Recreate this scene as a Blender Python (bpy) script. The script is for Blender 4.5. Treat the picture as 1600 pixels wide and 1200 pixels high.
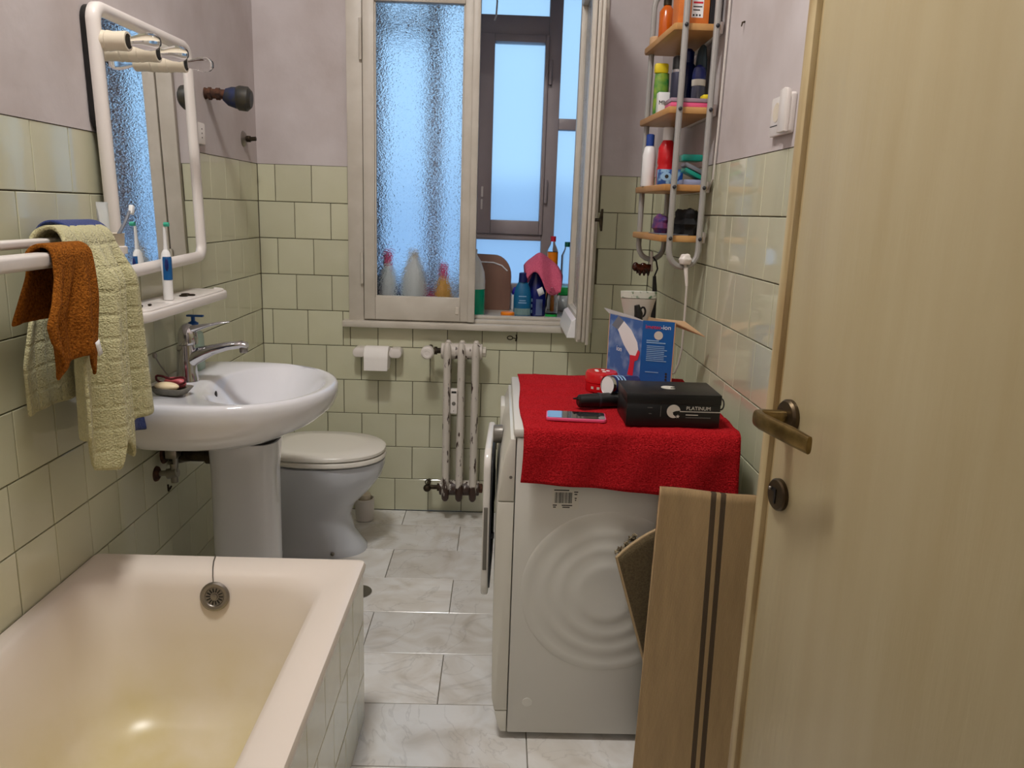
import bpy, bmesh, math, random
from mathutils import Vector, Matrix
random.seed(7)
PI = math.pi
for o in list(bpy.data.objects): bpy.data.objects.remove(o)
S = bpy.context.scene
C = S.collection

# ------------------------------------------------------------------ camera
cam = bpy.data.cameras.new('camera'); camo = bpy.data.objects.new('camera', cam); C.objects.link(camo)
cam.sensor_fit = 'HORIZONTAL'; cam.sensor_width = 36.0; cam.lens = 1215.0 / 1600 * 36; cam.clip_start = 0.02
rt = Vector((0.99936501, -0.01315097, 0.03311554)); up = Vector((-0.02947183, 0.21723562, 0.97567417)); fw = Vector((0.02002493, 0.9760306, -0.2167101))
camo.matrix_world = Matrix(((rt.x, up.x, -fw.x, 1.0214), (rt.y, up.y, -fw.y, -3.3668), (rt.z, up.z, -fw.z, 1.3557), (0, 0, 0, 1)))
S.camera = camo
# ------------------------------------------------------------------ daylight, exposure
W = bpy.data.worlds.new('world'); S.world = W; W.use_nodes = True
W.node_tree.nodes['Background'].inputs[0].default_value = (0.43, 0.70, 1.0, 1)
W.node_tree.nodes['Background'].inputs[1].default_value = 1.2
S.view_settings.view_transform = 'Standard'; S.view_settings.look = 'None'; S.view_settings.gamma = 1
S.view_settings.use_curve_mapping = False
S.view_settings.exposure = 0.0
LAMP = 98.0          # bathroom ceiling lamp
HALL_FILL = 5.0           # added hall globe, unseen fill light from behind the camera

# ------------------------------------------------------------------ materials
def srgb(r, g, b):
    f = lambda c: (c / 255 / 12.92) if c / 255 <= .04045 else ((c / 255 + .055) / 1.055) ** 2.4
    return (f(r), f(g), f(b), 1)
MATS = {}
def mat(name, col, rough=.5, metal=0, noise=0, nscale=8, col2=None, bump=0, bscale=60, spec=None, coat=0, trans=0, ior=None,
        rand=0, alpha=None, emit=None, sheen=0, detail=4, contrast=(.35, .65), stretch=None):
    m = bpy.data.materials.new(name); m.use_nodes = True; MATS[name] = m
    nt = m.node_tree; n = nt.nodes; L = nt.links; b = n['Principled BSDF']
    b.inputs['Base Color'].default_value = col; b.inputs['Roughness'].default_value = rough; b.inputs['Metallic'].default_value = metal
    if spec is not None: b.inputs['Specular IOR Level'].default_value = spec
    if coat: b.inputs['Coat Weight'].default_value = coat; b.inputs['Coat Roughness'].default_value = .05
    if trans: b.inputs['Transmission Weight'].default_value = trans
    if ior: b.inputs['IOR'].default_value = ior
    if sheen: b.inputs['Sheen Weight'].default_value = sheen; b.inputs['Sheen Roughness'].default_value = .6
    if emit: b.inputs['Emission Color'].default_value = emit[0]; b.inputs['Emission Strength'].default_value = emit[1]
    tc = n.new('ShaderNodeTexCoord'); src = tc.outputs['Object']
    if stretch:
        mp = n.new('ShaderNodeMapping'); mp.inputs['Scale'].default_value = stretch; L.new(src, mp.inputs[0]); src = mp.outputs[0]
    out = None
    if noise and col2:
        t = n.new('ShaderNodeTexNoise'); t.inputs['Scale'].default_value = nscale; t.inputs['Detail'].default_value = detail; L.new(src, t.inputs['Vector'])
        r = n.new('ShaderNodeMapRange'); r.inputs[1].default_value = contrast[0]; r.inputs[2].default_value = contrast[1]; r.inputs[4].default_value = noise
        L.new(t.outputs[0], r.inputs[0])
        mx = n.new('ShaderNodeMix'); mx.data_type = 'RGBA'; mx.inputs[6].default_value = col; mx.inputs[7].default_value = col2
        L.new(r.outputs[0], mx.inputs[0]); out = mx.outputs[2]; L.new(out, b.inputs['Base Color'])
    if rand:
        oi = n.new('ShaderNodeObjectInfo'); mr = n.new('ShaderNodeMapRange'); mr.inputs[3].default_value = 1 - rand; mr.inputs[4].default_value = 1 + rand * .5
        L.new(oi.outputs['Random'], mr.inputs[0])
        hv = n.new('ShaderNodeHueSaturation'); hv.inputs['Color'].default_value = col
        if out: L.new(out, hv.inputs['Color'])
        L.new(mr.outputs[0], hv.inputs['Value']); L.new(hv.outputs[0], b.inputs['Base Color'])
    if bump:
        t2 = n.new('ShaderNodeTexNoise'); t2.inputs['Scale'].default_value = bscale; t2.inputs['Detail'].default_value = 3; L.new(src, t2.inputs['Vector'])
        bp = n.new('ShaderNodeBump'); bp.inputs['Strength'].default_value = 1; bp.inputs['Distance'].default_value = bump
        L.new(t2.outputs[0], bp.inputs['Height']); L.new(bp.outputs[0], b.inputs['Normal'])
    return m
tile_m = mat('tile', srgb(212, 211, 184), .06, noise=.5, nscale=5, col2=srgb(203, 201, 170), rand=.07, bump=.0006, bscale=9, coat=.3)
tile_w = mat('apron_tile', srgb(216, 214, 192), .1, noise=.5, nscale=5, col2=srgb(205, 203, 176), rand=.06, bump=.0005, bscale=9, coat=.3)
grout = mat('grout', srgb(120, 112, 92), .9, noise=.7, nscale=20, col2=srgb(84, 78, 62))
plaster = mat('plaster', srgb(208, 200, 200), .85, noise=.7, nscale=3.0, col2=srgb(180, 168, 164), bump=.0015, bscale=25)
ceil_m = mat('ceiling_paint', srgb(225, 218, 212), .9)
enamel = None
porcelain = mat('porcelain', srgb(226, 226, 230), .07, coat=.4)
porc_t = mat('toilet_porcelain', srgb(206, 209, 216), .09, coat=.4)
seat_m = mat('toilet_seat', srgb(234, 229, 219), .2)
wplast = mat('white_plastic', srgb(232, 225, 219), .28)
cream_pl = mat('ivory_plastic', srgb(226, 214, 192), .35)
wpaint = mat('window_paint', srgb(209, 202, 190), .42, noise=.55, nscale=7, col2=srgb(184, 175, 160), bump=.0006, bscale=40)
chip = mat('chipped_paint', srgb(212, 204, 190), .5, noise=.9, nscale=30, col2=srgb(60, 44, 34), contrast=(.62, .68), detail=5, bump=.0008, bscale=40)
chrome = mat('chrome', srgb(200, 200, 202), .09, 1)
steel = mat('dull_steel', srgb(150, 145, 138), .35, 1)
dark_metal = mat('old_brass', srgb(74, 64, 48), .55, .8, noise=.8, nscale=40, col2=srgb(36, 30, 24))
alu = mat('aluminium_frame', srgb(168, 156, 156), .4, 0, noise=.4, nscale=6, col2=srgb(150, 138, 138))
brass = mat('aged_brass', srgb(150, 128, 84), .33, .9, noise=.8, nscale=30, col2=srgb(86, 70, 44))
bronze = mat('dark_bronze', srgb(96, 82, 62), .38, .85, noise=.7, nscale=30, col2=srgb(56, 46, 34))
door_m = mat('door_paint', srgb(190, 176, 140), .33, noise=.6, nscale=3, col2=srgb(178, 161, 122), bump=.0007, bscale=12, stretch=(6, 6, .7))
door_e = mat('door_edge_wear', srgb(202, 184, 142), .4, noise=.8, nscale=5, col2=srgb(160, 132, 88), stretch=(8, 8, .8))
wmwhite = mat('appliance_white', srgb(214, 212, 204), .3)
wmfas = mat('appliance_fascia', srgb(218, 215, 204), .26)
wmdoor = mat('appliance_door_white', srgb(226, 222, 216), .2)
grey_pl = mat('grey_plastic', srgb(120, 116, 108), .35, .3)
dark_pl = mat('dark_plastic', srgb(42, 44, 50), .35)
black_m = mat('black', srgb(16, 16, 17), .4)
blackgl = mat('black_gloss', srgb(12, 12, 14), .06, coat=.6)
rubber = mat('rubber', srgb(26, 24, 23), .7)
red_t = mat('red_terry', srgb(205, 38, 46), .95, noise=.9, nscale=260, col2=srgb(160, 12, 20), bump=.006, bscale=300, spec=.1)
brown_t = mat('brown_terry', srgb(166, 100, 34), .95, noise=.9, nscale=220, col2=srgb(112, 60, 14), bump=.006, bscale=260, spec=.1)
blue_t = mat('blue_terry', srgb(26, 56, 130), .95, noise=.9, nscale=300, col2=srgb(14, 36, 100), bump=.004, bscale=330, sheen=.2)
pink_t = mat('pink_cloth', srgb(232, 112, 140), .95, noise=.8, nscale=200, col2=srgb(214, 86, 122), bump=.003, bscale=250)
wood = mat('beech', srgb(201, 154, 94), .4, noise=.8, nscale=14, col2=srgb(176, 124, 68), stretch=(1, .12, 1))
wood_b = mat('brown_board', srgb(150, 112, 92), .5, noise=.7, nscale=10, col2=srgb(124, 90, 76), stretch=(1, 1, .2))
tube_m = mat('grey_tube', srgb(168, 166, 162), .35, .2)
rug_m = None
rug_d = mat('rug_dark', srgb(104, 90, 62), .95, bump=.002, bscale=300, noise=.8, nscale=200, col2=srgb(80, 66, 44))
cord_w = mat('white_cord', srgb(214, 208, 200), .5)
paper = mat('toilet_paper', srgb(244, 240, 236), .95, bump=.0006, bscale=120)
soap_c = mat('cream_soap', srgb(246, 226, 186), .4)
soap_p = mat('pink_soap', srgb(196, 92, 100), .4)
ash = mat('stone_dish', srgb(128, 124, 112), .5, noise=.7, nscale=40, col2=srgb(98, 94, 84))
maroon = mat('maroon_plastic', srgb(92, 30, 38), .25)
teal_b = mat('brush_blue', srgb(20, 90, 150), .3)
navy = mat('navy', srgb(20, 34, 96), .3)
pump_b = mat('pump_blue', srgb(10, 78, 150), .3)
orange = mat('orange', srgb(255, 142, 20), .4)
orange_c = mat('orange_carton', srgb(224, 128, 48), .5, noise=.6, nscale=30, col2=srgb(206, 104, 34))
amber_m = mat('amber_plastic', srgb(196, 92, 16), .2)
green_c = mat('green_plastic', srgb(24, 176, 74), .35)
dgreen = mat('green_pack', srgb(38, 130, 62), .3, noise=.8, nscale=40, col2=srgb(160, 180, 60))
yellow = mat('yellow', srgb(238, 214, 40), .4)
teal = mat('teal', srgb(24, 150, 132), .3)
red_p = mat('red_plastic', srgb(204, 26, 34), .2)
pink_p = mat('pink_plastic', srgb(236, 96, 140), .25)
white_m = mat('white', srgb(240, 240, 240), .35)
greyb = mat('grey_book', srgb(120, 124, 134), .5)
purple = mat('purple_print', srgb(58, 46, 110), .5, noise=.9, nscale=50, col2=srgb(130, 60, 90))
eyebox = mat('blue_print', srgb(30, 76, 150), .35, noise=.9, nscale=45, col2=srgb(150, 190, 220), contrast=(.5, .6))
skybox = mat('sky_print', srgb(66, 104, 170), .35, noise=.9, nscale=14, col2=srgb(180, 200, 226), contrast=(.45, .7))
bluebox = mat('blue_carton', srgb(24, 92, 164), .35)
carton = mat('carton', srgb(204, 168, 130), .8)
bluedet = mat('dark_blue_bottle', srgb(18, 30, 110), .25)
tealdet = mat('teal_bottle', srgb(20, 104, 150), .3)
ink = mat('print_grey', srgb(206, 202, 190), .5)
ink_d = mat('print_dark', srgb(40, 38, 36), .6)
ink_l = mat('print_pale', srgb(150, 190, 226), .5)
ink_r = mat('print_red', srgb(214, 36, 60), .5)
claw = mat('tortoise_shell', srgb(72, 30, 14), .15, noise=.8, nscale=60, col2=srgb(20, 8, 6))
rust = mat('rust', srgb(96, 60, 40), .9, noise=.9, nscale=60, col2=srgb(44, 28, 22))
bluetape = mat('blue_tape', srgb(24, 40, 84), .7, noise=.7, nscale=40, col2=srgb(60, 58, 40))
out_pale = mat('outside_pale', srgb(214, 222, 236), .9)
mirror_m = mat('mirror_silver', (.93, .95, .95, 1), .0, 1)

def clear(name, col, rough=.02, ior=1.3):
    return mat(name, col, rough, trans=1, ior=ior)
clear_m = clear('clear_plastic', (.93, .97, .97, 1), .04, 1.25)
green_l = clear('pale_green_liquid', srgb(190, 232, 214), .08, 1.25)
teal_l = mat('teal_liquid', srgb(0, 168, 128), .25)
bulb_m = clear('bulb_glass', (.98, .98, .98, 1), .0, 1.2)

def special_mats():
    global enamel, rug_m, hammered, frosted, marble, rad_m, globe_m, globe_h, cream_t
    def base(name):
        m = bpy.data.materials.new(name); m.use_nodes = True; MATS[name] = m
        return m, m.node_tree.nodes, m.node_tree.links, m.node_tree.nodes['Principled BSDF']
    # enamel of the tub, yellow stains towards the bottom end
    enamel, n, L, b = base('tub_enamel'); b.inputs['Roughness'].default_value = .28
    tc = n.new('ShaderNodeTexCoord'); t = n.new('ShaderNodeTexNoise'); t.inputs['Scale'].default_value = 5; t.inputs['Detail'].default_value = 6; L.new(tc.outputs['Object'], t.inputs[0])
    sx = n.new('ShaderNodeSeparateXYZ'); L.new(tc.outputs['Object'], sx.inputs[0])
    mr = n.new('ShaderNodeMapRange'); mr.inputs[1].default_value = .43; mr.inputs[2].default_value = .10; L.new(sx.outputs[2], mr.inputs[0])
    mu = n.new('ShaderNodeMath'); mu.operation = 'MULTIPLY'; L.new(t.outputs[0], mu.inputs[0]); L.new(mr.outputs[0], mu.inputs[1])
    rp = n.new('ShaderNodeValToRGB'); e = rp.color_ramp.elements
    e[0].position = 0; e[0].color = srgb(236, 224, 212); e[1].position = .66; e[1].color = srgb(214, 198, 142)
    x = rp.color_ramp.elements.new(.2); x.color = srgb(232, 220, 200)
    L.new(mu.outputs[0], rp.inputs[0]); L.new(rp.outputs[0], b.inputs['Base Color'])
    # woven rug with two dark stripes (position along its width)
    rug_m, n, L, b = base('woven_rug'); b.inputs['Roughness'].default_value = .95
    tc = n.new('ShaderNodeTexCoord'); sx = n.new('ShaderNodeSeparateXYZ'); L.new(tc.outputs['Object'], sx.inputs[0])
    rp = n.new('ShaderNodeValToRGB'); rp.color_ramp.interpolation = 'CONSTANT'; e = rp.color_ramp.elements
    mr = n.new('ShaderNodeMapRange'); mr.inputs[1].default_value = -.13; mr.inputs[2].default_value = .13; L.new(sx.outputs[0], mr.inputs[0]); L.new(mr.outputs[0], rp.inputs[0])
    a = srgb(196, 164, 120); d = srgb(92, 74, 54)
    e[0].position = 0; e[0].color = a; e[1].position = .515; e[1].color = d
    for p_, c_ in ((.56, a), (.60, d), (.645, a)): y = e.new(p_); y.color = c_
    t = n.new('ShaderNodeTexNoise'); t.inputs['Scale'].default_value = 9; t.inputs['Detail'].default_value = 5
    mp = n.new('ShaderNodeMapping'); mp.inputs['Scale'].default_value = (6, 6, .6); L.new(tc.outputs['Object'], mp.inputs[0]); L.new(mp.outputs[0], t.inputs[0])
    mx = n.new('ShaderNodeMix'); mx.data_type = 'RGBA'; mx.blend_type = 'MULTIPLY'; mx.inputs[0].default_value = .45
    L.new(rp.outputs[0], mx.inputs[6]); L.new(t.outputs[0], mx.inputs[7]); 
    rr = n.new('ShaderNodeMapRange'); rr.inputs[3].default_value = .5; rr.inputs[4].default_value = 1.4; L.new(t.outputs[0], rr.inputs[0]); L.new(rr.outputs[0], mx.inputs[7])
    L.new(mx.outputs[2], b.inputs['Base Color'])
    wv = n.new('ShaderNodeTexWave'); wv.inputs['Scale'].default_value = 130; wv.bands_direction = 'X'; L.new(tc.outputs['Object'], wv.inputs[0])
    bp = n.new('ShaderNodeBump'); bp.inputs['Distance'].default_value = .0015; L.new(wv.outputs[0], bp.inputs['Height']); L.new(bp.outputs[0], b.inputs['Normal'])
    # hammered window glass
    hammered, n, L, b = base('hammered_glass'); b.inputs['Base Color'].default_value = (.96, .98, 1, 1); b.inputs['Transmission Weight'].default_value = 1
    b.inputs['Roughness'].default_value = .10; b.inputs['IOR'].default_value = 1.24
    tc = n.new('ShaderNodeTexCoord'); mp = n.new('ShaderNodeMapping'); mp.inputs['Scale'].default_value = (1, 1, 1.7); L.new(tc.outputs['Object'], mp.inputs[0])
    t = n.new('ShaderNodeTexNoise'); t.inputs['Scale'].default_value = 95; t.inputs['Detail'].default_value = 1.5; t.inputs['Distortion'].default_value = .6; L.new(mp.outputs[0], t.inputs[0])
    bp = n.new('ShaderNodeBump'); bp.inputs['Distance'].default_value = .005; L.new(t.outputs[0], bp.inputs['Height']); L.new(bp.outputs[0], b.inputs['Normal'])
    # frosted outer panes
    frosted, n, L, b = base('frosted_pane'); n.remove(b); o = n['Material Output']
    tr = n.new('ShaderNodeBsdfTranslucent'); tr.inputs[0].default_value = (.92, .96, 1, 1)
    rf = n.new('ShaderNodeBsdfRefraction'); rf.inputs['Color'].default_value = (.95, .98, 1, 1); rf.inputs['Roughness'].default_value = .5; rf.inputs['IOR'].default_value = 1.12
    ms = n.new('ShaderNodeMixShader'); ms.inputs[0].default_value = .85; L.new(tr.outputs[0], ms.inputs[1]); L.new(rf.outputs[0], ms.inputs[2]); L.new(ms.outputs[0], o.inputs[0])
    # floor marble
    marble, n, L, b = base('floor_marble'); b.inputs['Roughness'].default_value = .16
    tc = n.new('ShaderNodeTexCoord'); oi = n.new('ShaderNodeObjectInfo'); ad = n.new('ShaderNodeVectorMath'); ad.operation = 'ADD'
    cb = n.new('ShaderNodeCombineXYZ'); m10 = n.new('ShaderNodeMath'); m10.operation = 'MULTIPLY'; m10.inputs[1].default_value = 37
    L.new(oi.outputs['Random'], m10.inputs[0]); L.new(m10.outputs[0], cb.inputs[2]); L.new(tc.outputs['Object'], ad.inputs[0]); L.new(cb.outputs[0], ad.inputs[1])
    t = n.new('ShaderNodeTexNoise'); t.inputs['Scale'].default_value = 6; t.inputs['Detail'].default_value = 7; t.inputs['Distortion'].default_value = 1.2; L.new(ad.outputs[0], t.inputs[0])
    rp = n.new('ShaderNodeValToRGB'); e = rp.color_ramp.elements; e[0].position = .28; e[0].color = srgb(204, 197, 186); e[1].position = .62; e[1].color = srgb(236, 235, 233)
    y = e.new(.45); y.color = srgb(224, 220, 214)
    L.new(t.outputs[0], rp.inputs[0])
    v = n.new('ShaderNodeTexNoise'); v.inputs['Scale'].default_value = 2.2; v.inputs['Detail'].default_value = 5; v.inputs['Distortion'].default_value = 2.5; L.new(ad.outputs[0], v.inputs[0])
    ab = n.new('ShaderNodeMath'); ab.operation = 'SUBTRACT'; ab.inputs[1].default_value = .5; L.new(v.outputs[0], ab.inputs[0])
    a2 = n.new('ShaderNodeMath'); a2.operation = 'ABSOLUTE'; L.new(ab.outputs[0], a2.inputs[0])
    vr = n.new('ShaderNodeMapRange'); vr.inputs[1].default_value = 0; vr.inputs[2].default_value = .012; vr.inputs[3].default_value = .22; vr.inputs[4].default_value = 0; L.new(a2.outputs[0], vr.inputs[0])
    mx = n.new('ShaderNodeMix'); mx.data_type = 'RGBA'; mx.inputs[7].default_value = srgb(138, 134, 130); L.new(vr.outputs[0], mx.inputs[0]); L.new(rp.outputs[0], mx.inputs[6])
    hv = n.new('ShaderNodeHueSaturation'); mr = n.new('ShaderNodeMapRange'); mr.inputs[3].default_value = .88; mr.inputs[4].default_value = 1.05
    L.new(oi.outputs['Random'], mr.inputs[0]); L.new(mr.outputs[0], hv.inputs['Value']); L.new(mx.outputs[2], hv.inputs['Color']); L.new(hv.outputs[0], b.inputs['Base Color'])
    # radiator: chipped paint, rusty towards its feet
    rad_m, n, L, b = base('radiator_paint'); b.inputs['Roughness'].default_value = .45
    tc = n.new('ShaderNodeTexCoord'); t = n.new('ShaderNodeTexNoise'); t.inputs['Scale'].default_value = 38; t.inputs['Detail'].default_value = 5
    mp = n.new('ShaderNodeMapping'); mp.inputs['Scale'].default_value = (1.4, 1.4, .4); L.new(tc.outputs['Object'], mp.inputs[0]); L.new(mp.outputs[0], t.inputs[0])
    sx = n.new('ShaderNodeSeparateXYZ'); L.new(tc.outputs['Object'], sx.inputs[0])
    hr = n.new('ShaderNodeMapRange'); hr.inputs[1].default_value = .10; hr.inputs[2].default_value = .0; hr.inputs[3].default_value = 0; hr.inputs[4].default_value = .42; L.new(sx.outputs[2], hr.inputs[0])
    ad = n.new('ShaderNodeMath'); ad.operation = 'ADD'; L.new(t.outputs[0], ad.inputs[0]); L.new(hr.outputs[0], ad.inputs[1])
    rp = n.new('ShaderNodeValToRGB'); e = rp.color_ramp.elements; e[0].position = .60; e[0].color = srgb(210, 202, 192); e[1].position = .645; e[1].color = srgb(62, 42, 34)
    L.new(ad.outputs[0], rp.inputs[0]); L.new(rp.outputs[0], b.inputs['Base Color'])
    # lamp globes
    globe_m, n, L, b = base('lamp_globe'); b.inputs['Emission Color'].default_value = (1, .975, .935, 1); b.inputs['Emission Strength'].default_value = LAMP
    globe_h, n, L, b = base('hall_fill_globe'); b.inputs['Emission Color'].default_value = (1, .97, .92, 1); b.inputs['Emission Strength'].default_value = HALL_FILL
    # cream waffle towel
    cream_t, n, L, b = base('cream_terry'); b.inputs['Roughness'].default_value = .95; b.inputs['Sheen Weight'].default_value = .2
    tc = n.new('ShaderNodeTexCoord'); t = n.new('ShaderNodeTexNoise'); t.inputs['Scale'].default_value = 260; L.new(tc.outputs['Object'], t.inputs[0])
    mx = n.new('ShaderNodeMix'); mx.data_type = 'RGBA'; mx.inputs[6].default_value = srgb(176, 170, 124); mx.inputs[7].default_value = srgb(222, 216, 172); L.new(t.outputs[0], mx.inputs[0]); L.new(mx.outputs[2], b.inputs['Base Color'])
    
    hs = []
    for ax, sc in (('Z', 6.2), ('Y', 7.5)):
        w = n.new('ShaderNodeTexWave'); w.bands_direction = ax; w.inputs['Scale'].default_value = sc; w.inputs['Distortion'].default_value = .6; L.new(tc.outputs['Object'], w.inputs[0])
        q = n.new('ShaderNodeMapRange'); q.inputs[1].default_value = 0; q.inputs[2].default_value = .16; L.new(w.outputs[1], q.inputs[0]); hs.append(q)
    mn = n.new('ShaderNodeMath'); mn.operation = 'MULTIPLY'; L.new(hs[0].outputs[0], mn.inputs[0]); L.new(hs[1].outputs[0], mn.inputs[1])
    sc_ = n.new('ShaderNodeMath'); sc_.operation = 'MULTIPLY_ADD'; sc_.inputs[1].default_value = .45; L.new(mn.outputs[0], sc_.inputs[0]); L.new(t.outputs[0], sc_.inputs[2])
    bp = n.new('ShaderNodeBump'); bp.inputs['Distance'].default_value = .006; L.new(sc_.outputs[0], bp.inputs['Height']); L.new(bp.outputs[0], b.inputs['Normal'])
special_mats()

# ------------------------------------------------------------------ mesh helpers
class MB:
    def __init__(s): s.v = []; s.f = []
    def add(s, vs, fs):
        k = len(s.v); s.v += [Vector(p) for p in vs]; s.f += [tuple(i + k for i in f) for f in fs]; return s
    def _bm(s, bm):
        bm.verts.ensure_lookup_table(); bm.verts.index_update()
        s.add([v.co.copy() for v in bm.verts], [[v.index for v in f.verts] for f in bm.faces]); bm.free(); return s
    def box(s, x0, x1, y0, y1, z0, z1, bev=0, seg=2, M=None):
        bm = bmesh.new(); bmesh.ops.create_cube(bm, size=1)
        for v in bm.verts: v.co = Vector(((x0 + x1) / 2 + v.co.x * (x1 - x0), (y0 + y1) / 2 + v.co.y * (y1 - y0), (z0 + z1) / 2 + v.co.z * (z1 - z0)))
        if bev: bmesh.ops.bevel(bm, geom=bm.edges[:], offset=bev, segments=seg, affect='EDGES', profile=.5)
        if M: bmesh.ops.transform(bm, matrix=M, verts=bm.verts)
        return s._bm(bm)
    def prism(s, pts, axis, a, b, bev=0, seg=2):
        """outline pts (2d) extruded along an axis: X -> (y,z), Y -> (x,z), Z -> (x,y)"""
        m = {'X': lambda p, t: (t, p[0], p[1]), 'Y': lambda p, t: (p[0], t, p[1]), 'Z': lambda p, t: (p[0], p[1], t)}[axis]
        n = len(pts); bm = bmesh.new(); A = [bm.verts.new(m(p, a)) for p in pts]; B = [bm.verts.new(m(p, b)) for p in pts]
        fa = bm.faces.new(A); fb = bm.faces.new(B[::-1])
        for i in range(n): bm.faces.new((A[i], B[i], B[(i + 1) % n], A[(i + 1) % n]))
        bmesh.ops.recalc_face_normals(bm, faces=bm.faces)
        if bev: bmesh.ops.bevel(bm, geom=list(set(fa.edges[:] + fb.edges[:])), offset=bev, segments=seg, affect='EDGES', profile=.5)
        return s._bm(bm)
    def loft(s, rings, closed=True, cap0=True, cap1=True):
        n = len(rings[0]); k = len(s.v)
        for r in rings: s.v += [Vector(p) for p in r]
        for j in range(len(rings) - 1):
            for i in range(n if closed else n - 1):
                a = k + j * n + i; b = k + j * n + (i + 1) % n; s.f.append((a, b, b + n, a + n))
        if cap0: s.f.append(tuple(k + i for i in range(n))[::-1])
        if cap1: s.f.append(tuple(k + (len(rings) - 1) * n + i for i in range(n)))
        return s
    def lathe(s, prof, c=(0, 0, 0), seg=24, axis='Z', sx=1, sy=1):
        rings = []
        for r, h in prof:
            ring = []
            for i in range(seg):
                a = 2 * PI * i / seg; u, v = r * math.cos(a) * sx, r * math.sin(a) * sy
                p = {'Z': (u, v, h), 'X': (h, u, v), 'Y': (u, -h, v)}[axis]
                ring.append((c[0] + p[0], c[1] + p[1], c[2] + p[2]))
            rings.append(ring)
        return s.loft(rings)
    def tube(s, path, r, seg=8, closed=False):
        P = [Vector(p) for p in path]; n = len(P); rings = []; ref = None
        for i in range(n):
            if closed: t = (P[(i + 1) % n] - P[i - 1])
            else: t = P[min(i + 1, n - 1)] - P[max(i - 1, 0)]
            t.normalize()
            if ref is None: ref = Vector((0, 0, 1)) if abs(t.z) < .9 else Vector((1, 0, 0))
            u = (ref - t * ref.dot(t)).normalized(); w = t.cross(u); ref = u
            rr = r[i] if isinstance(r, (list, tuple)) else r
            rings.append([P[i] + (u * math.cos(2 * PI * k / seg) + w * math.sin(2 * PI * k / seg)) * rr for k in range(seg)])
        if closed: rings.append(rings[0]); return s.loft(rings, cap0=False, cap1=False)
        return s.loft(rings)
    def ell(s, c, rx, ry, rz, seg=20, rings=12):
        prof = [(max(1e-4, math.sin(PI * j / rings)), -math.cos(PI * j / rings)) for j in range(rings + 1)]
        R = [[(c[0] + rx * p * math.cos(2 * PI * i / seg), c[1] + ry * p * math.sin(2 * PI * i / seg), c[2] + rz * h) for i in range(seg)] for p, h in prof]
        return s.loft(R)
    def grid(s, fn, nu, nv):
        k = len(s.v)
        for j in range(nv + 1):
            for i in range(nu + 1): s.v.append(Vector(fn(i / nu, j / nv)))
        for j in range(nv):
            for i in range(nu):
                a = k + j * (nu + 1) + i; s.f.append((a, a + 1, a + nu + 2, a + nu + 1))
        return s
    def xf(s, M):
        s.v = [M @ p for p in s.v]; return s
    def mesh(s, name, m, origin=(0, 0, 0), smooth=True, angle=35):
        me = bpy.data.meshes.new(name); o = Vector(origin)
        me.from_pydata([p - o for p in s.v], [], s.f); me.materials.append(m)
        bm = bmesh.new(); bm.from_mesh(me); bmesh.ops.recalc_face_normals(bm, faces=bm.faces); bm.to_mesh(me); bm.free()
        if smooth:
            for p in me.polygons: p.use_smooth = True
            me.set_sharp_from_angle(angle=math.radians(angle))
        me.update(); return me

ORG = {}
def props(o, label=None, cat=None, group=None, kind=None):
    if label: o['label'] = label
    if cat: o['category'] = cat
    if group: o['group'] = group
    if kind: o['kind'] = kind
    return o
def thing(name, loc, label, cat, group=None):
    o = bpy.data.objects.new(name, None); C.objects.link(o); o.location = loc; o.empty_display_size = .02; ORG[o.name] = Vector(loc)
    return props(o, label, cat, group)
def part(name, mb, m, parent, label=None, smooth=True, angle=35, kind=None):
    og = ORG[parent.name]; me = mb.mesh(name, m, og, smooth, angle)
    o = bpy.data.objects.new(name, me); C.objects.link(o); o.parent = parent; ORG[o.name] = og
    if label: o['label'] = label
    if kind: o['kind'] = kind
    return o
def single(name, mb, m, label, cat, group=None, smooth=True, angle=35, kind=None):
    zs = min(p.z for p in mb.v); n = len(mb.v); og = Vector((sum(p.x for p in mb.v) / n, sum(p.y for p in mb.v) / n, zs))
    me = mb.mesh(name, m, og, smooth, angle); o = bpy.data.objects.new(name, me); C.objects.link(o); o.location = og; ORG[o.name] = og
    return props(o, label, cat, group, kind)
def struct(name, mb, m, parent=None, smooth=False):
    me = mb.mesh(name, m, (0, 0, 0), smooth); o = bpy.data.objects.new(name, me); C.objects.link(o); ORG[o.name] = Vector((0, 0, 0))
    if parent: o.parent = parent
    else: o['kind'] = 'structure'
    return o
def rrect(x0, x1, y0, y1, r, seg=6):
    pts = []
    for cx, cy, a0 in ((x1 - r, y1 - r, 0), (x0 + r, y1 - r, PI / 2), (x0 + r, y0 + r, PI), (x1 - r, y0 + r, 1.5 * PI)):
        for i in range(seg + 1):
            a = a0 + PI / 2 * i / seg; pts.append((cx + r * math.cos(a), cy + r * math.sin(a)))
    return pts
def text(body, size, M, depth=.0004):
    cu = bpy.data.curves.new('t', 'FONT'); cu.body = body; cu.size = size; cu.extrude = depth
    ob = bpy.data.objects.new('t', cu); C.objects.link(ob); dg = bpy.context.evaluated_depsgraph_get()
    me = bpy.data.meshes.new_from_object(ob.evaluated_get(dg)); mb = MB()
    mb.add([M @ v.co for v in me.vertices], [list(p.vertices) for p in me.polygons])
    bpy.data.objects.remove(ob); bpy.data.curves.remove(cu); bpy.data.meshes.remove(me); return mb
def hsh(*a):
    x = math.sin(sum(k * v for k, v in zip((12.9898, 78.233, 37.719), a))) * 43758.5453; return x - math.floor(x)

# ================================================================== setting
P = .1515                       # tile pitch
T = .006                        # tile thickness
RW = 1.66                       # right wall
CH = 3.40                       # ceiling height
FY = -2.97                      # wall with the door
TOP = 10 * P
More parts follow.
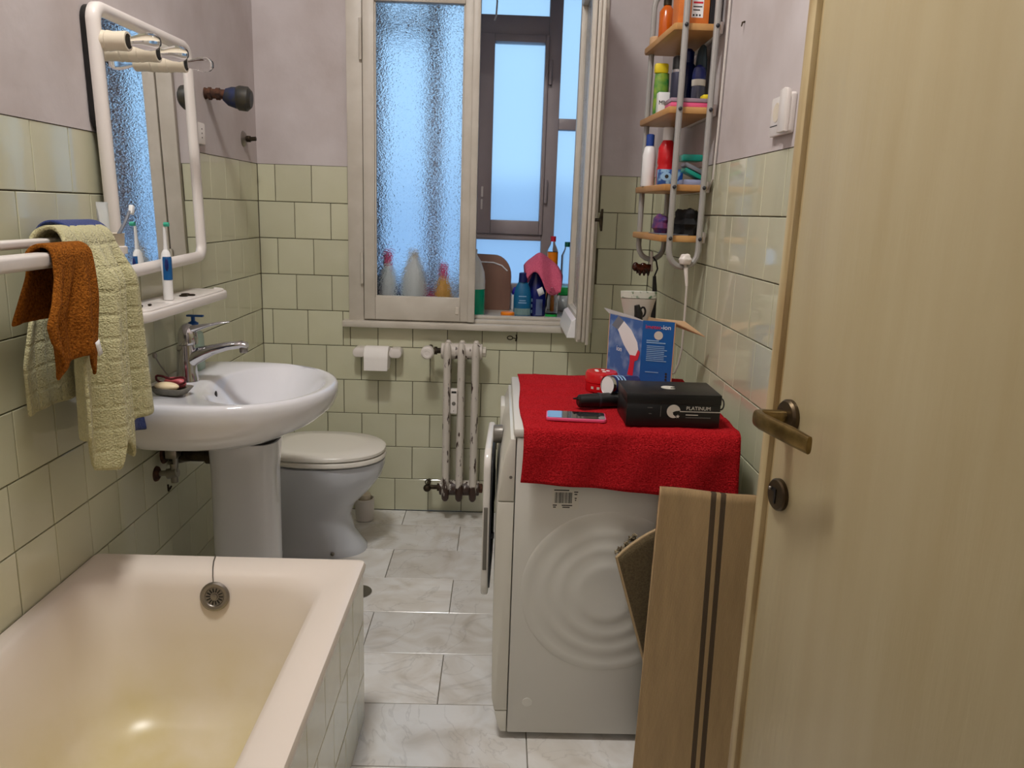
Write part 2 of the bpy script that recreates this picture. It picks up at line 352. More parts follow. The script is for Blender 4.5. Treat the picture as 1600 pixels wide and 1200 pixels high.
# --- floor
fl = struct('floor', MB().box(-.12, RW + .12, -5.2, .02, -.1, -T), grout)
def piece_mesh(w, h, t=T, ch=.0014, m=tile_m, cache={}):
    key = (round(w, 3), round(h, 3), m.name)
    if key in cache: return cache[key]
    a = [(-w / 2, -h / 2), (w / 2, -h / 2), (w / 2, h / 2), (-w / 2, h / 2)]
    b = [(p[0] - math.copysign(ch, p[0]), p[1] - math.copysign(ch, p[1])) for p in a]
    mb = MB().loft([[(x, y, -t) for x, y in a], [(x, y, -ch * .8) for x, y in a], [(x, y, 0) for x, y in b]], cap0=False)
    cache[key] = mb.mesh('piece', m, smooth=False); return cache[key]
def lay(name, parent, m, u0, u1, v0, v1, place, joint=.003, tilt=.0022):
    w, h = u1 - u0 - joint, v1 - v0 - joint
    if w < .008 or h < .008: return
    o = bpy.data.objects.new(name, piece_mesh(w, h, m=m)); C.objects.link(o); o.parent = parent
    o.matrix_basis = place((u0 + u1) / 2, (v0 + v1) / 2) @ Matrix.Rotation(random.uniform(-tilt, tilt), 4, 'X') @ Matrix.Rotation(random.uniform(-tilt, tilt), 4, 'Y') @ Matrix.Translation((0, 0, random.uniform(-.0006, .0003)))
def frame(u, v, n):             # placement from axes u, v, n and a point function
    return Matrix((u, v, n)).transposed().to_4x4()
yb = [0, -.167] + [-.167 - .2525 * k for k in range(1, 12)]
for r in range(len(yb) - 1):
    off = .625 if r % 2 == 0 else .882
    xs = [0] + [x for x in (off - 1.005, off - .5025, off, off + .5025, off + 1.005) if .02 < x < RW - .02] + [RW]
    for i in range(len(xs) - 1):
        lay('floor_slab', fl, marble, xs[i], xs[i + 1], yb[r + 1], max(yb[r], -9) , lambda u, v: Matrix.Translation((u, v, 0)), .0025, .0015)
# --- walls (tiles stand proud of the grout bed, plaster above)
def wall_tiles(parent, m, place, u0, u1, rows, offs, holes=(), base=0):
    for r in range(rows):
        v0, v1 = base + r * P, base + (r + 1) * P; o = offs[r % len(offs)]
        k0 = math.floor((u0 - o) / P); u = o + k0 * P
        while u < u1:
            rect = [[max(u, u0), min(u + P, u1), v0, v1]]
            for h in holes:
                nr = []
                for a, b, c, d in rect:
                    if b <= h[0] or a >= h[1] or d <= h[2] or c >= h[3]: nr.append([a, b, c, d]); continue
                    if a < h[0]: nr.append([a, h[0], c, d])
                    if b > h[1]: nr.append([h[1], b, c, d])
                    aa, bb = max(a, h[0]), min(b, h[1])
                    if c < h[2]: nr.append([aa, bb, c, h[2]])
                    if d > h[3]: nr.append([aa, bb, h[3], d])
                rect = nr
            for a, b, c, d in rect: lay('tile', parent, m, a, b, c, d, place)
            u += P
X_, Y_, Z_ = Vector((1, 0, 0)), Vector((0, 1, 0)), Vector((0, 0, 1))
wb = MB()
wb.box(-.12, .40, T, .68, 0, TOP); wb.box(1.42, RW + .12, T, .68, 0, TOP); wb.box(.40, 1.42, T, .68, 0, .865)
wall_back = struct('wall_back', wb, grout)
up_ = MB(); up_.box(-.12, .40, -.001, .68, TOP, CH); up_.box(1.42, RW + .12, -.001, .68, TOP, CH); up_.box(.40, 1.42, -.001, .68, 2.36, CH)
up_.box(.395, .40, .05, .68, .865, TOP); up_.box(1.42, 1.425, .05, .68, .865, TOP)
struct('plaster', up_, plaster, wall_back)
Fb = frame(X_, Z_, -Y_)
wall_tiles(wall_back, tile_m, lambda u, v: Matrix.Translation((u, 0, v)) @ Fb, 0, RW, 10, [.1175, .044, .1214, .044, .1214, .044, .150, .075, .150, .072], holes=[(.378, 1.43, .85, 2.4)])
wl = struct('wall_left', MB().box(-.12, -T, FY - .1, T, 0, TOP), grout)
struct('plaster', MB().box(-.12, .001, FY - .1, 0, TOP, CH), plaster, wl)
Fl = frame(Y_, Z_, X_)
wall_tiles(wl, tile_m, lambda u, v: Matrix.Translation((0, u, v)) @ Fl, -2.62, 0, 10, [-.20, -.28, -.21, -.285, -.287, -.246, -.305, -.22, -.308, -.233])
wr = struct('wall_right', MB().box(RW + T, RW + .12, FY - .1, T, 0, TOP), grout)
struct('plaster', MB().box(RW - .001, RW + .12, FY - .1, 0, TOP, CH), plaster, wr)
Fr = frame(-Y_, Z_, -X_)
wall_tiles(wr, tile_m, lambda u, v: Matrix.Translation((RW, -u, v)) @ Fr, 0, 2.62, 10, [.11, .045, .11, .045, .11, .035, .11, .045, .115, .045])
# wall with the doorway the photograph is taken through
wf = MB(); wf.box(-.12, .68, FY - .1, FY, 0, CH); wf.box(1.62, RW + .12, FY - .1, FY, 0, CH); wf.box(.68, 1.62, FY - .1, FY, 2.12, CH)
struct('wall_front', wf, plaster)
struct('ceiling', MB().box(-.12, RW + .12, -5.2, .68, CH, CH + .1), ceil_m)
struct('wall_hall', MB().box(-.12, RW + .12, -5.2, -5.1, 0, CH).box(-.22, -.12, -5.2, FY - .1, 0, CH).box(RW + .12, RW + .22, -5.2, FY - .1, 0, CH), plaster)

# --- bathroom ceiling lamp, and a globe added in the hall as fill light
t = thing('ceiling_lamp', (.58, -2.05, CH - .07), 'flat round glowing ceiling lamp in the bathroom', 'lamp')
part('diffuser', MB().lathe([(.20, CH - .045), (.195, CH - .055), (.12, CH - .064), (.001, CH - .067)], (.58, -2.05, 0), 40), globe_m, t)
part('base', MB().lathe([(.21, CH), (.212, CH - .03), (.206, CH - .045), (.2, CH - .046), (.19, CH - .03)], (.58, -2.05, 0), 40), wplast, t)
t = thing('hall_fill_lamp', (.9, -4.75, 1.65), 'added unseen glowing globe in the hall giving fill light through the doorway', 'lamp')
part('fill_globe', MB().ell((.9, -4.75, 1.9), .25, .25, .25), globe_h, t)
part('cord', MB().tube([(.9, -4.75, 2.14), (.9, -4.75, CH)], .004), wplast, t)  # cord of the added hall fill globe

# ================================================================== window
wz0, wz1 = .883, 2.25
wf_ = MB()
for x0, x1 in ((.378, .442), (1.362, 1.428)): wf_.box(x0, x1, -.022, .055, .85, 2.36, .003)
wf_.box(.378, 1.428, -.022, .055, 2.27, 2.36, .003)
win = struct('window_1', wf_, wpaint, smooth=True)
sill = MB().box(.352, 1.36, -.05, .055, .848, .876, .006); sill.box(.44, 1.362, -.012, .055, .876, .892, .003); sill.box(.44, 1.362, .02, .055, .892, .906, .003)
struct('window_sill', sill, wpaint, win, True)
struct('window_ledge', MB().box(.40, 1.42, .05, .66, .855, .885), wpaint, win)
def sash(name, M, mould):
    s = MB(); w = .457
    s.box(0, .047, -.03, .012, wz0, wz1, .003, M=M); s.box(w - .047, w, -.03, .012, wz0, wz1, .003, M=M)
    s.box(.047, w - .047, -.03, .012, wz0, .98, .003, M=M); s.box(.047, w - .047, -.03, .012, 2.152, wz1, .003, M=M)
    if mould == 'flap':
        s.box(w - .014, w + .016, -.044, -.024, wz0, wz1, .004, M=M)
    else:
        for k in range(3): s.box(w - .006 + k * .004, w + .004 + k * .004, -.034 + k * .015, -.022 + k * .015, wz0 - .01 + .01 * k, wz1, .003, M=M)
    o = struct(name, s, wpaint, win, True)
    g = struct('pane', MB().box(.047, w - .047, -.011, -.007, .98, 2.152, M=M), hammered, o)
    b = MB()
    for x0, x1, z0, z1 in ((.046, .053, .98, 2.152), (w - .053, w - .046, .98, 2.152), (.05, w - .05, .978, .985)): b.box(x0, x1, -.02, -.002, z0, z1, .002, M=M)
    struct('glazing_bead', b, wpaint, o)
    return o
sl = sash('sash', Matrix.Translation((.445, 0, 0)), 'flap')
struct('bolt_plate', MB().box(.835, .85, -.034, -.029, .915, .945, .002), chip, sl)
Mo = Matrix.Translation((1.328, -.02, 0)) @ Matrix.Rotation(math.radians(90), 4, 'Z') @ Matrix.Scale(-1, 4, (1, 0, 0))
sr = sash('sash', Mo, 'ribs')
struct('drip_bar', MB().prism([(1.316, .890), (1.285, .890), (1.285, .90), (1.300, .955), (1.316, .965)], 'Y', -.43, -.06, .002), white_m, sr)
hd = MB().box(1.398, 1.402, -.462, -.448, 1.26, 1.40, .001)
hd.tube([(1.398, -.455, 1.335), (1.425, -.455, 1.335)], .006); hd.tube([(1.43, -.455, 1.295), (1.427, -.455, 1.335), (1.43, -.455, 1.375)], [.004, .008, .004])
hd.xf(Matrix.Translation((-.040, 0, 0)))
struct('window_handle', hd, dark_metal, sr, True)
struct('bolt_rod', MB().tube([(1.363, -.44, .93), (1.363, -.44, 2.2)], .005), chip, sr, True)
for z0, z1 in ((1.035, 1.165), (1.93, 2.085)):
    struct('hinge', MB().tube([(.437, -.032, z0), (.437, -.032, z1)], .006).tube([(.437, -.032, (z0 + z1) / 2 - .002), (.437, -.032, (z0 + z1) / 2 + .002)], .0068), wpaint, win, True)

# --- outer aluminium glazing beyond the ledge
OY = .60
ofr = MB()
for x0, x1, z0, z1 in ((.40, .43, .96, 2.6), (.655, .715, .96, 2.6), (.845, .90, .96, 2.6), (1.222, 1.285, .96, 2.6), (1.40, 1.43, .96, 2.6),
                       (.40, 1.43, .955, 1.0), (.90, 1.222, 2.17, 2.255), (1.285, 1.40, 1.748, 1.80), (.40, .655, 2.17, 2.23), (.9, 1.222, 1.215, 1.245)):
    ofr.box(x0, x1, OY - .03, OY + .03, z0, z1, .003)
w2 = struct('window_2', ofr, alu, smooth=True)
osh = MB()
for x0, x1, z0, z1 in ((.90, .968, 1.245, 2.17), (1.207, 1.225, 1.245, 2.17), (.968, 1.207, 1.245, 1.312), (.968, 1.207, 2.135, 2.17)): osh.box(x0, x1, OY - .045, OY + .03, z0, z1, .004)
o2 = struct('sash', osh, alu, w2, True)
for z in (1.40, 1.95): struct('hinge', MB().tube([(1.235, OY - .045, z), (1.235, OY - .045, z + .11)], .008), alu, o2, True)
struct('catch', MB().box(.918, .930, OY - .058, OY - .044, 1.42, 1.47, .003).box(.918, .928, OY - .056, OY - .044, 1.36, 1.41, .003), wplast, o2, True)
for x0, x1, z0, z1 in ((.43, .655, 1.0, 2.17), (.43, .655, 2.23, 2.6), (.715, .845, 1.0, 2.6), (.968, 1.207, 1.312, 2.135), (.90, 1.222, 2.255, 2.6), (.90, 1.222, 1.0, 1.215), (1.285, 1.40, 1.0, 1.748), (1.285, 1.40, 1.80, 2.6)):
    struct('pane', MB().box(x0, x1, OY - .002, OY + .002, z0, z1), frosted, w2)
struct('lower_panel', MB().box(.40, 1.43, OY - .012, OY + .05, .86, .956), white_m, w2)
struct('wall_pane_dimmer', MB().box(-1.5, 3.4, 3.6, 3.8, -3, 1.6), out_pale)  # added unseen wall, placed to dim the lower frosted panes
struct('ground_outside', MB().box(-3, 5, .7, 8, -3.1, -3.0), out_pale)

# --- things on the ledge
LZ = .885
def bottle(name, x, y, z, prof, m, cap, capm, label, cat='bottle', group=None, sx=1, sy=1, extra=None):
    t = thing(name, (x, y, z), label, cat, group)
    part('body', MB().lathe([(r, z + h) for r, h in prof], (x, y, 0), 20, sx=sx, sy=sy), m, t)
    if cap: part('cap', MB().lathe([(r, z + h) for r, h in cap], (x, y, 0), 16), capm, t)
    if extra: extra(t, x, y, z)
    return t
frost_w = mat('milky_white', srgb(232, 236, 232), .35)
bottle('detergent_bottle', .525, .13, LZ, [(.034, 0), (.037, .01), (.037, .15), (.03, .19), (.016, .225)], frost_w, [(.018, .225), (.019, .28), (.015, .283)], pink_p, 'slim white bottle with pink cap behind the rippled glass, nearest the hinges')
bottle('detergent_bottle', .638, .13, LZ, [(.052, 0), (.056, .01), (.056, .14), (.046, .20), (.022, .26)], frost_w, [(.022, .26), (.022, .285), (.018, .288)], cream_pl, 'broad white bottle with pale cap behind the rippled glass')
bottle('detergent_bottle', .772, .13, LZ, [(.036, 0), (.038, .01), (.038, .10), (.03, .14), (.016, .175)], mat('honey', srgb(232, 170, 70), .3), [(.018, .175), (.018, .23), (.014, .232)], pink_p, 'amber bottle with pink cap behind the rippled glass')
single('red_tub', MB().lathe([(.036, LZ), (.038, LZ + .01), (.038, LZ + .085), (.034, LZ + .095)], (.706, .235, 0), 20), mat('dusky_red', srgb(206, 54, 84), .4), 'low red tub behind the rippled glass beside the amber bottle', 'tub')
single('dark_bottle', MB().lathe([(.026, LZ), (.028, LZ + .01), (.028, LZ + .11), (.012, LZ + .14), (.012, LZ + .16)], (.468, .20, 0), 16), mat('dusk_bottle', srgb(70, 74, 86), .4), 'short dark bottle behind the rippled glass in the window corner', 'bottle')
single('dark_bottle', MB().lathe([(.034, LZ), (.036, LZ + .01), (.036, LZ + .09), (.015, LZ + .12)], (.585, .22, 0), 16), mat('dusk_bottle2', srgb(74, 76, 104), .4), 'short dark bottle behind the rippled glass between the two white bottles', 'bottle')
t = thing('detergent_bottle', (.905, .16, LZ), 'white bottle filled with teal green liquid beside the left sash', 'bottle')
part('liquid', MB().lathe([(.05, LZ), (.052, LZ + .008), (.052, LZ + .125)], (.905, .16, 0), 20), teal_l, t)
part('body', MB().lathe([(.0525, LZ + .125), (.0525, LZ + .16), (.048, LZ + .20), (.03, LZ + .25), (.014, LZ + .275), (.014, LZ + .30)], (.905, .16, 0), 20), frost_w, t)
# brown rounded board leaning against the outer glazing
bd = [(1.075, LZ), (1.078, LZ + .16)] + [(1.078 - .085 * (1 - math.cos(a)), LZ + .165 + .10 * math.sin(a)) for a in [PI / 2 * k / 8 for k in range(9)]] + [(.86, LZ + .268), (.84, LZ)]
t = thing('rounded_board', (.95, .40, LZ), 'brown board with rounded top corner standing behind the window ledge', 'board')
part('board', MB().prism(bd, 'Y', .40, .425, .004), wood_b, t)
st = [(.86, .398, LZ + .232), (.99, .398, LZ + .228), (1.03, .398, LZ + .215), (1.058, .398, LZ + .19)]
part('edge_strip', MB().tube(st, .0035), white_m, t)
t = bottle('cleaner_bottle', 1.128, .17, LZ, [(.036, 0), (.04, .008), (.04, .10), (.033, .135), (.02, .16)], tealdet, [(.02, .16), (.018, .20), (.012, .203)], navy, 'teal cleaner bottle with white arc on its label, in front of the dark blue bottle', sx=1, sy=.6)
part('label', MB().grid(lambda u, v: (1.128 + .0405 * math.cos(-PI * (.15 + .7 * u)), .17 + .0248 * math.sin(-PI * (.15 + .7 * u)), LZ + .012 + .03 * v), 10, 2), mat('label_grey', srgb(120, 150, 150), .5), t)
lb = MB()
for k, (w_, z_) in enumerate(((.026, .095), (.022, .076), (.028, .066))):
    lb.grid(lambda u, v: (1.128 + .0407 * math.cos(-PI / 2 + (u - .5) * w_ / .03), .17 + .0250 * math.sin(-PI / 2 + (u - .5) * w_ / .03), LZ + z_ + .004 * v), 8, 1)
part('print', lb, ink_l, t)
t = bottle('cleaner_bottle', 1.192, .236, LZ, [(.042, 0), (.046, .008), (.046, .12), (.03, .17), (.016, .2), (.016, .24)], bluedet, [(.018, .235), (.018, .255)], cream_pl, 'dark blue spray bottle half covered by the pink cloth', sx=1, sy=.6)
part('label', MB().grid(lambda u, v: (1.205 + .034 * (u - .5), .207 + .004 * abs(u - .5), LZ + .005 + .075 * v), 6, 2), mat('label_blue_grey', srgb(96, 112, 150), .5), t)
sq = MB()
for k in range(3): sq.box(1.166, 1.176, .2085, .2115, LZ + .015 + .026 * k, LZ + .03 + .026 * k)
part('print', sq, ink_l, t)
# pink cloth thrown over the bottle
def cloth(u, v):
    d = v * 2 - 1; e = u * 2 - 1; w = .098 * (1 - .12 * d * d) if e > 0 else .082 * (1 - .2 * d * d)
    x = 1.212 + w * e + .02 * max(0, -d) * (1 - e * e)
    drop = (.05 + .125 * math.exp(-((u - .62) / .3) ** 2)) if d < 0 else .10
    z = LZ + .285 - .075 * abs(e) ** 2.2 - .018 * e - drop * abs(d) ** 1.7 + .005 * math.sin(u * 13 + v * 4)
    y = .222 + .075 * math.sin(d * 1.35) + .008 * math.sin(u * 11 + 2 * v)
    return (x, y, z)
cl_ = single('cleaning_cloth', MB().grid(cloth, 28, 24), pink_t, 'pink cleaning cloth draped over the dark blue bottle on the ledge', 'cloth', angle=180)
md = cl_.modifiers.new('s', 'SOLIDIFY'); md.thickness = .003
o = part('care_tag', MB().grid(lambda u, v: (1.190 + .024 * u + .012 * v, .140 + .001 * u, LZ + .13 + .014 * u - .03 * v), 2, 2), white_m, cl_)
o.modifiers.new('s', 'SOLIDIFY').thickness = .0008
t = thing('bottle', (1.275, .44, LZ), 'clear bottle of orange liquid with red cap behind the pink cloth', 'bottle')
part('liquid', MB().lathe([(.024, LZ), (.026, LZ + .01), (.026, LZ + .285)], (1.275, .44, 0), 18), orange, t)
part('body', MB().lathe([(.0265, LZ + .285), (.026, LZ + .295), (.012, LZ + .325), (.011, LZ + .34)], (1.275, .44, 0), 18), clear_m, t)
part('cap', MB().lathe([(.013, LZ + .335), (.013, LZ + .36)], (1.275, .44, 0), 14), ink_r, t)
t = thing('bottle', (1.345, .44, LZ), 'clear empty bottle with dark green cap beside the open sash', 'bottle')
part('body', MB().lathe([(.026, LZ), (.028, LZ + .01), (.028, LZ + .27), (.014, LZ + .30), (.012, LZ + .315)], (1.345, .44, 0), 18), clear_m, t)
part('cap', MB().lathe([(.014, LZ + .312), (.014, LZ + .335)], (1.345, .44, 0), 14), mat('bottle_green', srgb(10, 100, 84), .4), t)
t = thing('bottle', (1.262, .17, LZ), 'clear bottle with a little green liquid at the bottom', 'bottle')
part('liquid', MB().lathe([(.027, LZ + .001), (.028, LZ + .004), (.028, LZ + .02)], (1.262, .17, 0), 18), green_c, t)
part('body', MB().lathe([(.029, LZ + .02), (.029, LZ + .08), (.022, LZ + .12), (.012, LZ + .14)], (1.262, .17, 0), 18), clear_m, t)
t = thing('tub', (1.335, .50, LZ), 'white storage tub with bright green lid behind the bottles', 'tub')
part('body', MB().prism(rrect(1.20, 1.395, .46, .55, .02), 'Z', LZ, LZ + .075, .003), white_m, t)
part('lid', MB().prism(rrect(1.285, 1.40, .455, .555, .02), 'Z', LZ + .076, LZ + .115, .006), green_c, t)
single('orange_tub', MB().lathe([(.029, LZ), (.031, LZ + .004), (.031, LZ + .026), (.028, LZ + .03)], (1.062, .11, 0), 24), orange, 'low bright orange tub on the ledge', 'tub')
single('cloth', MB().grid(lambda u, v: (1.085 + .06 * u, .45 + .05 * v, LZ + .075 + .022 * hsh(u, v) + .012 * math.sin(6 * u)), 9, 6), mat('violet_cloth', srgb(60, 50, 190), .8), 'small violet cloth lying behind the bottles', 'cloth').modifiers.new('s', 'SOLIDIFY').thickness = .02
single('box', MB().box(1.08, 1.15, .44, .52, LZ, LZ + .072, .003), white_m, 'white box under the violet cloth on the ledge', 'box')
single('cable', MB().tube([(.955, .40, 2.42), (.962, .40, 2.33), (.975, .40, 2.27), (.972, .40, 2.21), (.965, .40, 2.19)], .004), cord_w, 'thin pale cable dangling at the top of the window', 'cable')

# ================================================================== bath tub
TX, TY, TZ = .69, -1.492, .462
t = thing('bathtub', (.34, -2.2, 0), 'cream enamelled bathtub with pale green tiled side', 'bathtub')
def ring(x0, x1, y0, y1, r, z, k=40):
    pts = rrect(x0, x1, y0, y1, r, 9); return [(a, b, z) for a, b in pts]
y0 = FY + .005
R_ = [ring(.002, TX + .004, y0, TY + .002, .012, TZ - .03), ring(.002, TX + .008, y0, TY + .004, .014, TZ - .012), ring(.004, TX + .004, y0 + .004, TY, .016, TZ - .002), ring(.012, TX - .006, y0 + .012, TY - .01, .02, TZ),
      ring(.035, TX - .065, y0 + .05, TY - .075, .10, TZ - .002), ring(.045, TX - .08, y0 + .06, TY - .092, .11, TZ - .012), ring(.055, TX - .092, y0 + .07, TY - .105, .12, TZ - .04),
      ring(.075, TX - .11, y0 + .1, TY - .13, .14, TZ - .16), ring(.10, TX - .135, y0 + .14, TY - .165, .15, TZ - .29), ring(.125, TX - .16, y0 + .18, TY - .21, .15, TZ - .34), ring(.17, TX - .2, y0 + .25, TY - .28, .13, TZ - .358), ring(.26, TX - .3, y0 + .5, TY - .5, .05, TZ - .362)]
part('basin', MB().loft(R_, cap0=False), enamel, t, angle=50)
ap = part('apron', MB().box(TX - .05, TX - T, y0, TY - T, 0, TZ - .03).box(.004, TX - .05, TY - .05, TY - T, 0, TZ - .03), grout, t, smooth=False)
og = ORG[ap.name]
wall_tiles(ap, tile_w, lambda u, v: Matrix.Translation(Vector((TX, u, v)) - og) @ Fl, -2.62, TY, 3, [-1.60, -1.72, -1.645], base=-.012)
Fa = frame(-X_, Z_, Y_)
wall_tiles(ap, tile_w, lambda u, v: Matrix.Translation(Vector((-u, TY, v)) - og) @ Fa, -TX, -.005, 3, [-.64, -.56, -.64], base=-.012)
# overflow rosette on the far inner wall, tilted as the wall
def overflow():
    M = Matrix.Translation((.345, -1.606, .408)) @ Matrix.Rotation(math.radians(-13), 4, 'X')
    ov = part('overflow', MB().lathe([(.036, -.002), (.036, .001), (.031, .004), (.024, .0035), (.022, .001), (.008, .001), (.007, .004), (.001, .005)], (0, 0, 0), 28, 'Y').xf(M), steel, t, 'round metal overflow grille')
    sl = MB()
    for k in range(14):
        a = 2 * PI * k / 14; Mk = M @ Matrix.Rotation(a, 4, 'Y')
        sl.box(.0105, .0205, -.0022, -.0012, -.0016, .0016, M=Mk)
    part('slot', sl, black_m, ov)
overflow()
single('plug_chain', MB().tube([(.305, -1.487, .463), (.312, -1.50, .4645), (.318, -1.53, .4645), (.327, -1.56, .4635), (.335, -1.585, .452), (.340, -1.596, .435), (.342, -1.600, .425)], .0016, 6), steel, 'thin dark plug chain running over the tub rim', 'chain')
t = thing('floor_drain', (.555, -.79, 0), 'round metal floor drain partly hidden by the tub', 'drain')
part('cover', MB().lathe([(.05, .0005), (.05, .003), (.042, .004), (.001, .004)], (.545, -.79, 0), 28), steel, t)

# ================================================================== wash basin
SY = -1.07
def outl(s, z, k=56, cx=.2):
    pts = []
    for i in range(k):
        a = 2 * PI * i / k; c, si = math.cos(a), math.sin(a)
        if c >= 0: x = .2 + .337 * abs(c) ** .92; y = .32 * math.copysign(abs(si) ** .95, si)
        else:
            x = .2 - .198 * min(1, abs(c) * 1.5) ; hw = .32 - .03 * ((.2 - x) / .2) ** 2; y = hw * max(-1, min(1, si * 1.25))
        x = cx + (x - cx) * s if s < 1 else x
        pts.append((max(.002, x if s >= 1 else cx + (x - cx)), SY + y * s, z(x) if callable(z) else z))
    return pts
def inl(a_, b_, cx, z, k=56): return [(cx + a_ * math.cos(2 * PI * i / k), SY + .01 + b_ * math.sin(2 * PI * i / k), z) for i in range(k)]
bs = thing('wash_basin', (.25, SY, 0), 'white ceramic pedestal wash basin on the left wall', 'basin')
bowl = MB().loft([outl(.34, lambda x: .668 + .02 * x), outl(.62, lambda x: .665 + .13 * x * x), outl(.86, lambda x: .69 + .17 * x * x), outl(.965, lambda x: .735 + .1 * x * x), outl(.992, .785), outl(1.0, .802), outl(.997, .816), outl(.98, .826), outl(.955, .828),
                 inl(.178, .268, .322, .824), inl(.165, .255, .324, .815), inl(.15, .236, .325, .79), inl(.12, .19, .32, .745), inl(.075, .11, .31, .715), inl(.025, .03, .30, .708)])
part('bowl', bowl, porcelain, bs, angle=60)
part('overflow_hole', MB().ell((.178, SY - .005, .787), .0035, .0075, .012), black_m, bs)
def pring(cx, rx, ry, z, k=36):
    out = []
    for i in range(k):
        a = 2 * PI * i / k; c, s_ = math.cos(a), math.sin(a); e = .62
        out.append((cx + rx * math.copysign(abs(c) ** e, c), SY + .015 + ry * math.copysign(abs(s_) ** e, s_), z))
    return out
part('pedestal', MB().loft([pring(.245, .105, .085, 0), pring(.245, .103, .083, .05), pring(.25, .098, .08, .3), pring(.252, .098, .08, .55), pring(.255, .105, .086, .648)]), porcelain, bs, angle=60)
part('gap_shade', MB().loft([pring(.255, .098, .078, .646), pring(.255, .098, .078, .70)]), rubber, bs, 'dark filler painted as the shaded gap between pedestal and bowl')  # dark filler stands in for the shade in the gap below the bowl
# faucet: conical body, domed lever, long spout
FX = .09; FYc = SY + .01
fa = thing('faucet', (FX, FYc, .828), 'chrome single lever mixer tap on the wash basin', 'faucet')
FS = Matrix.Translation((FX, FYc, .826)) @ Matrix.Scale(1.16, 4) @ Matrix.Translation((-FX, -FYc, -.826))
part('body', MB().lathe([(.029, .826), (.028, .832), (.025, .85), (.023, .905), (.0225, .92)], (FX, FYc, 0), 24).xf(FS), chrome, fa)
part('lever', MB().loft([[(FX + .006 + x + (.0), FYc + y * 1.0, z) for x, y, z in [(.024 * s * math.cos(a), .024 * s * math.sin(a), h) for a in [2 * PI * i / 20 for i in range(20)]]] for s, h in ((1, .922), (1.05, .932), (1, .948), (.8, .962), (.5, .971), (.1, .975))]).loft(
    [[(FX + x, FYc + w * math.cos(a), z + hh * math.sin(a)) for a in [2 * PI * i / 12 for i in range(12)]] for x, z, w, hh in ((0, .955, .016, .014), (.03, .963, .014, .009), (.06, .972, .012, .005), (.09, .979, .01, .0035), (.115, .983, .006, .002))]).xf(FS), chrome, fa)
part('spout', MB().loft([[(FX + x, FYc + w * math.cos(a), z + hh * math.sin(a)) for a in [2 * PI * i / 16 for i in range(16)]] for x, z, w, hh in ((.0, .872, .02, .028), (.03, .892, .019, .022), (.07, .909, .017, .014), (.11, .920, .016, .011), (.145, .925, .015, .01), (.158, .922, .012, .008))]).xf(FS), chrome, fa)
part('aerator', MB().lathe([(.0095, .903), (.0105, .906), (.0105, .918)], (FX + .148, FYc, 0), 16).xf(FS), steel, fa)
part('pop_up_rod', MB().tube([(FX - .04, FYc - .01, .83), (FX - .055, FYc - .03, .868), (FX - .062, FYc - .04, .892)], .0018).ell((FX - .063, FYc - .041, .897), .006, .006, .008).xf(FS), steel, fa)
sd = thing('soap_dispenser', (.055, -.905, .827), 'pale green soap bottle with blue pump behind the tap', 'soap dispenser')
part('bottle', MB().loft([[(.055 + x, -.905 + y, .827 + h) for x, y in rrect(-.024 * s, .024 * s, -.03 * s, .03 * s, .012 * s, 4)] for s, h in ((.96, 0), (1, .006), (1, .10), (.9, .118), (.42, .13))]), mat('pale_green_soap', srgb(196, 222, 206), .15, trans=.45, ior=1.3), sd)
part('pump', MB().lathe([(.015, .955), (.016, .957), (.016, .978), (.009, .982), (.006, .984), (.006, .998)], (.055, -.905, 0), 16).box(.036, .088, -.913, -.897, .997, 1.003, .002), pump_b, sd)
sdh = thing('soap_dish', (.115, -1.245, .828), 'grey stone soap dish on the near corner of the basin', 'soap dish')
DM = Matrix.Translation((.118, -1.245, 0)) @ Matrix.Rotation(math.radians(-12), 4, 'Z')
part('dish', MB().loft([[(x, y, h) for x, y in rrect(-.052 * s, .052 * s, -.036 * s, .036 * s, .012, 4)] for s, h in ((.62, .828), (.72, .829), (1, .848), (.94, .849), (.7, .838))]).xf(DM), ash, sdh)
single('soap_bar', MB().ell((0, 0, 0), .036, .019, .012).xf(DM @ Matrix.Translation((-.002, -.017, .853))), soap_c, 'cream soap bar in the front of the grey dish', 'soap')
single('soap_bar', MB().ell((0, 0, 0), .034, .016, .016).xf(DM @ Matrix.Translation((.0, .018, .856))), soap_p, 'pink soap bar at the back of the grey dish', 'soap')
fr = MB(); pth = []
for i in range(36):
    a = 2 * PI * i / 36; pth.append(Vector((.045 * math.cos(a), -.001, .868 + .013 * math.sin(a) * (1 - .45 * math.cos(a * 1) ** 6 * 0) - .005 * math.cos(2 * a) * (math.sin(a) > 0) * -1 - .006 * (math.sin(a) > 0) * math.exp(-(math.cos(a) / .35) ** 2))))
single('soap_holder_frame', MB().tube([DM @ p for p in pth], .0032, 8, True), maroon, 'thin dark maroon wavy frame standing in the soap dish', 'soap holder')
# trap and supply valves under the basin
tr = thing('drain_pipe', (.07, -1.06, .52), 'old dark trap and supply pipes under the wash basin', 'pipe')
part('waste_pipe', MB().tube([(.0, -1.05, .59), (.07, -1.06, .59), (.20, -1.06, .59)], .02, 14), dark_metal, tr)
part('collar', MB().tube([(.135, -1.06, .59), (.165, -1.06, .59)], .0265, 14).tube([(.025, -1.055, .59), (.045, -1.055, .59)], .026, 14), dark_metal, tr)
part('supply_pipe', MB().tube([(.0, -1.115, .545), (.05, -1.115, .55), (.06, -1.115, .57), (.06, -1.11, .66)], .009, 10).tube([(.0, -1.02, .55), (.06, -1.02, .56), (.065, -1.02, .66)], .009, 10), steel, tr)
part('shutoff_valve', MB().tube([(.035, -1.115, .545), (.065, -1.115, .553)], .016, 12).tube([(.055, -1.115, .52), (.055, -1.115, .58)], .011, 12).box(.04, .075, -1.14, -1.10, .60, .63, .004), steel, tr)
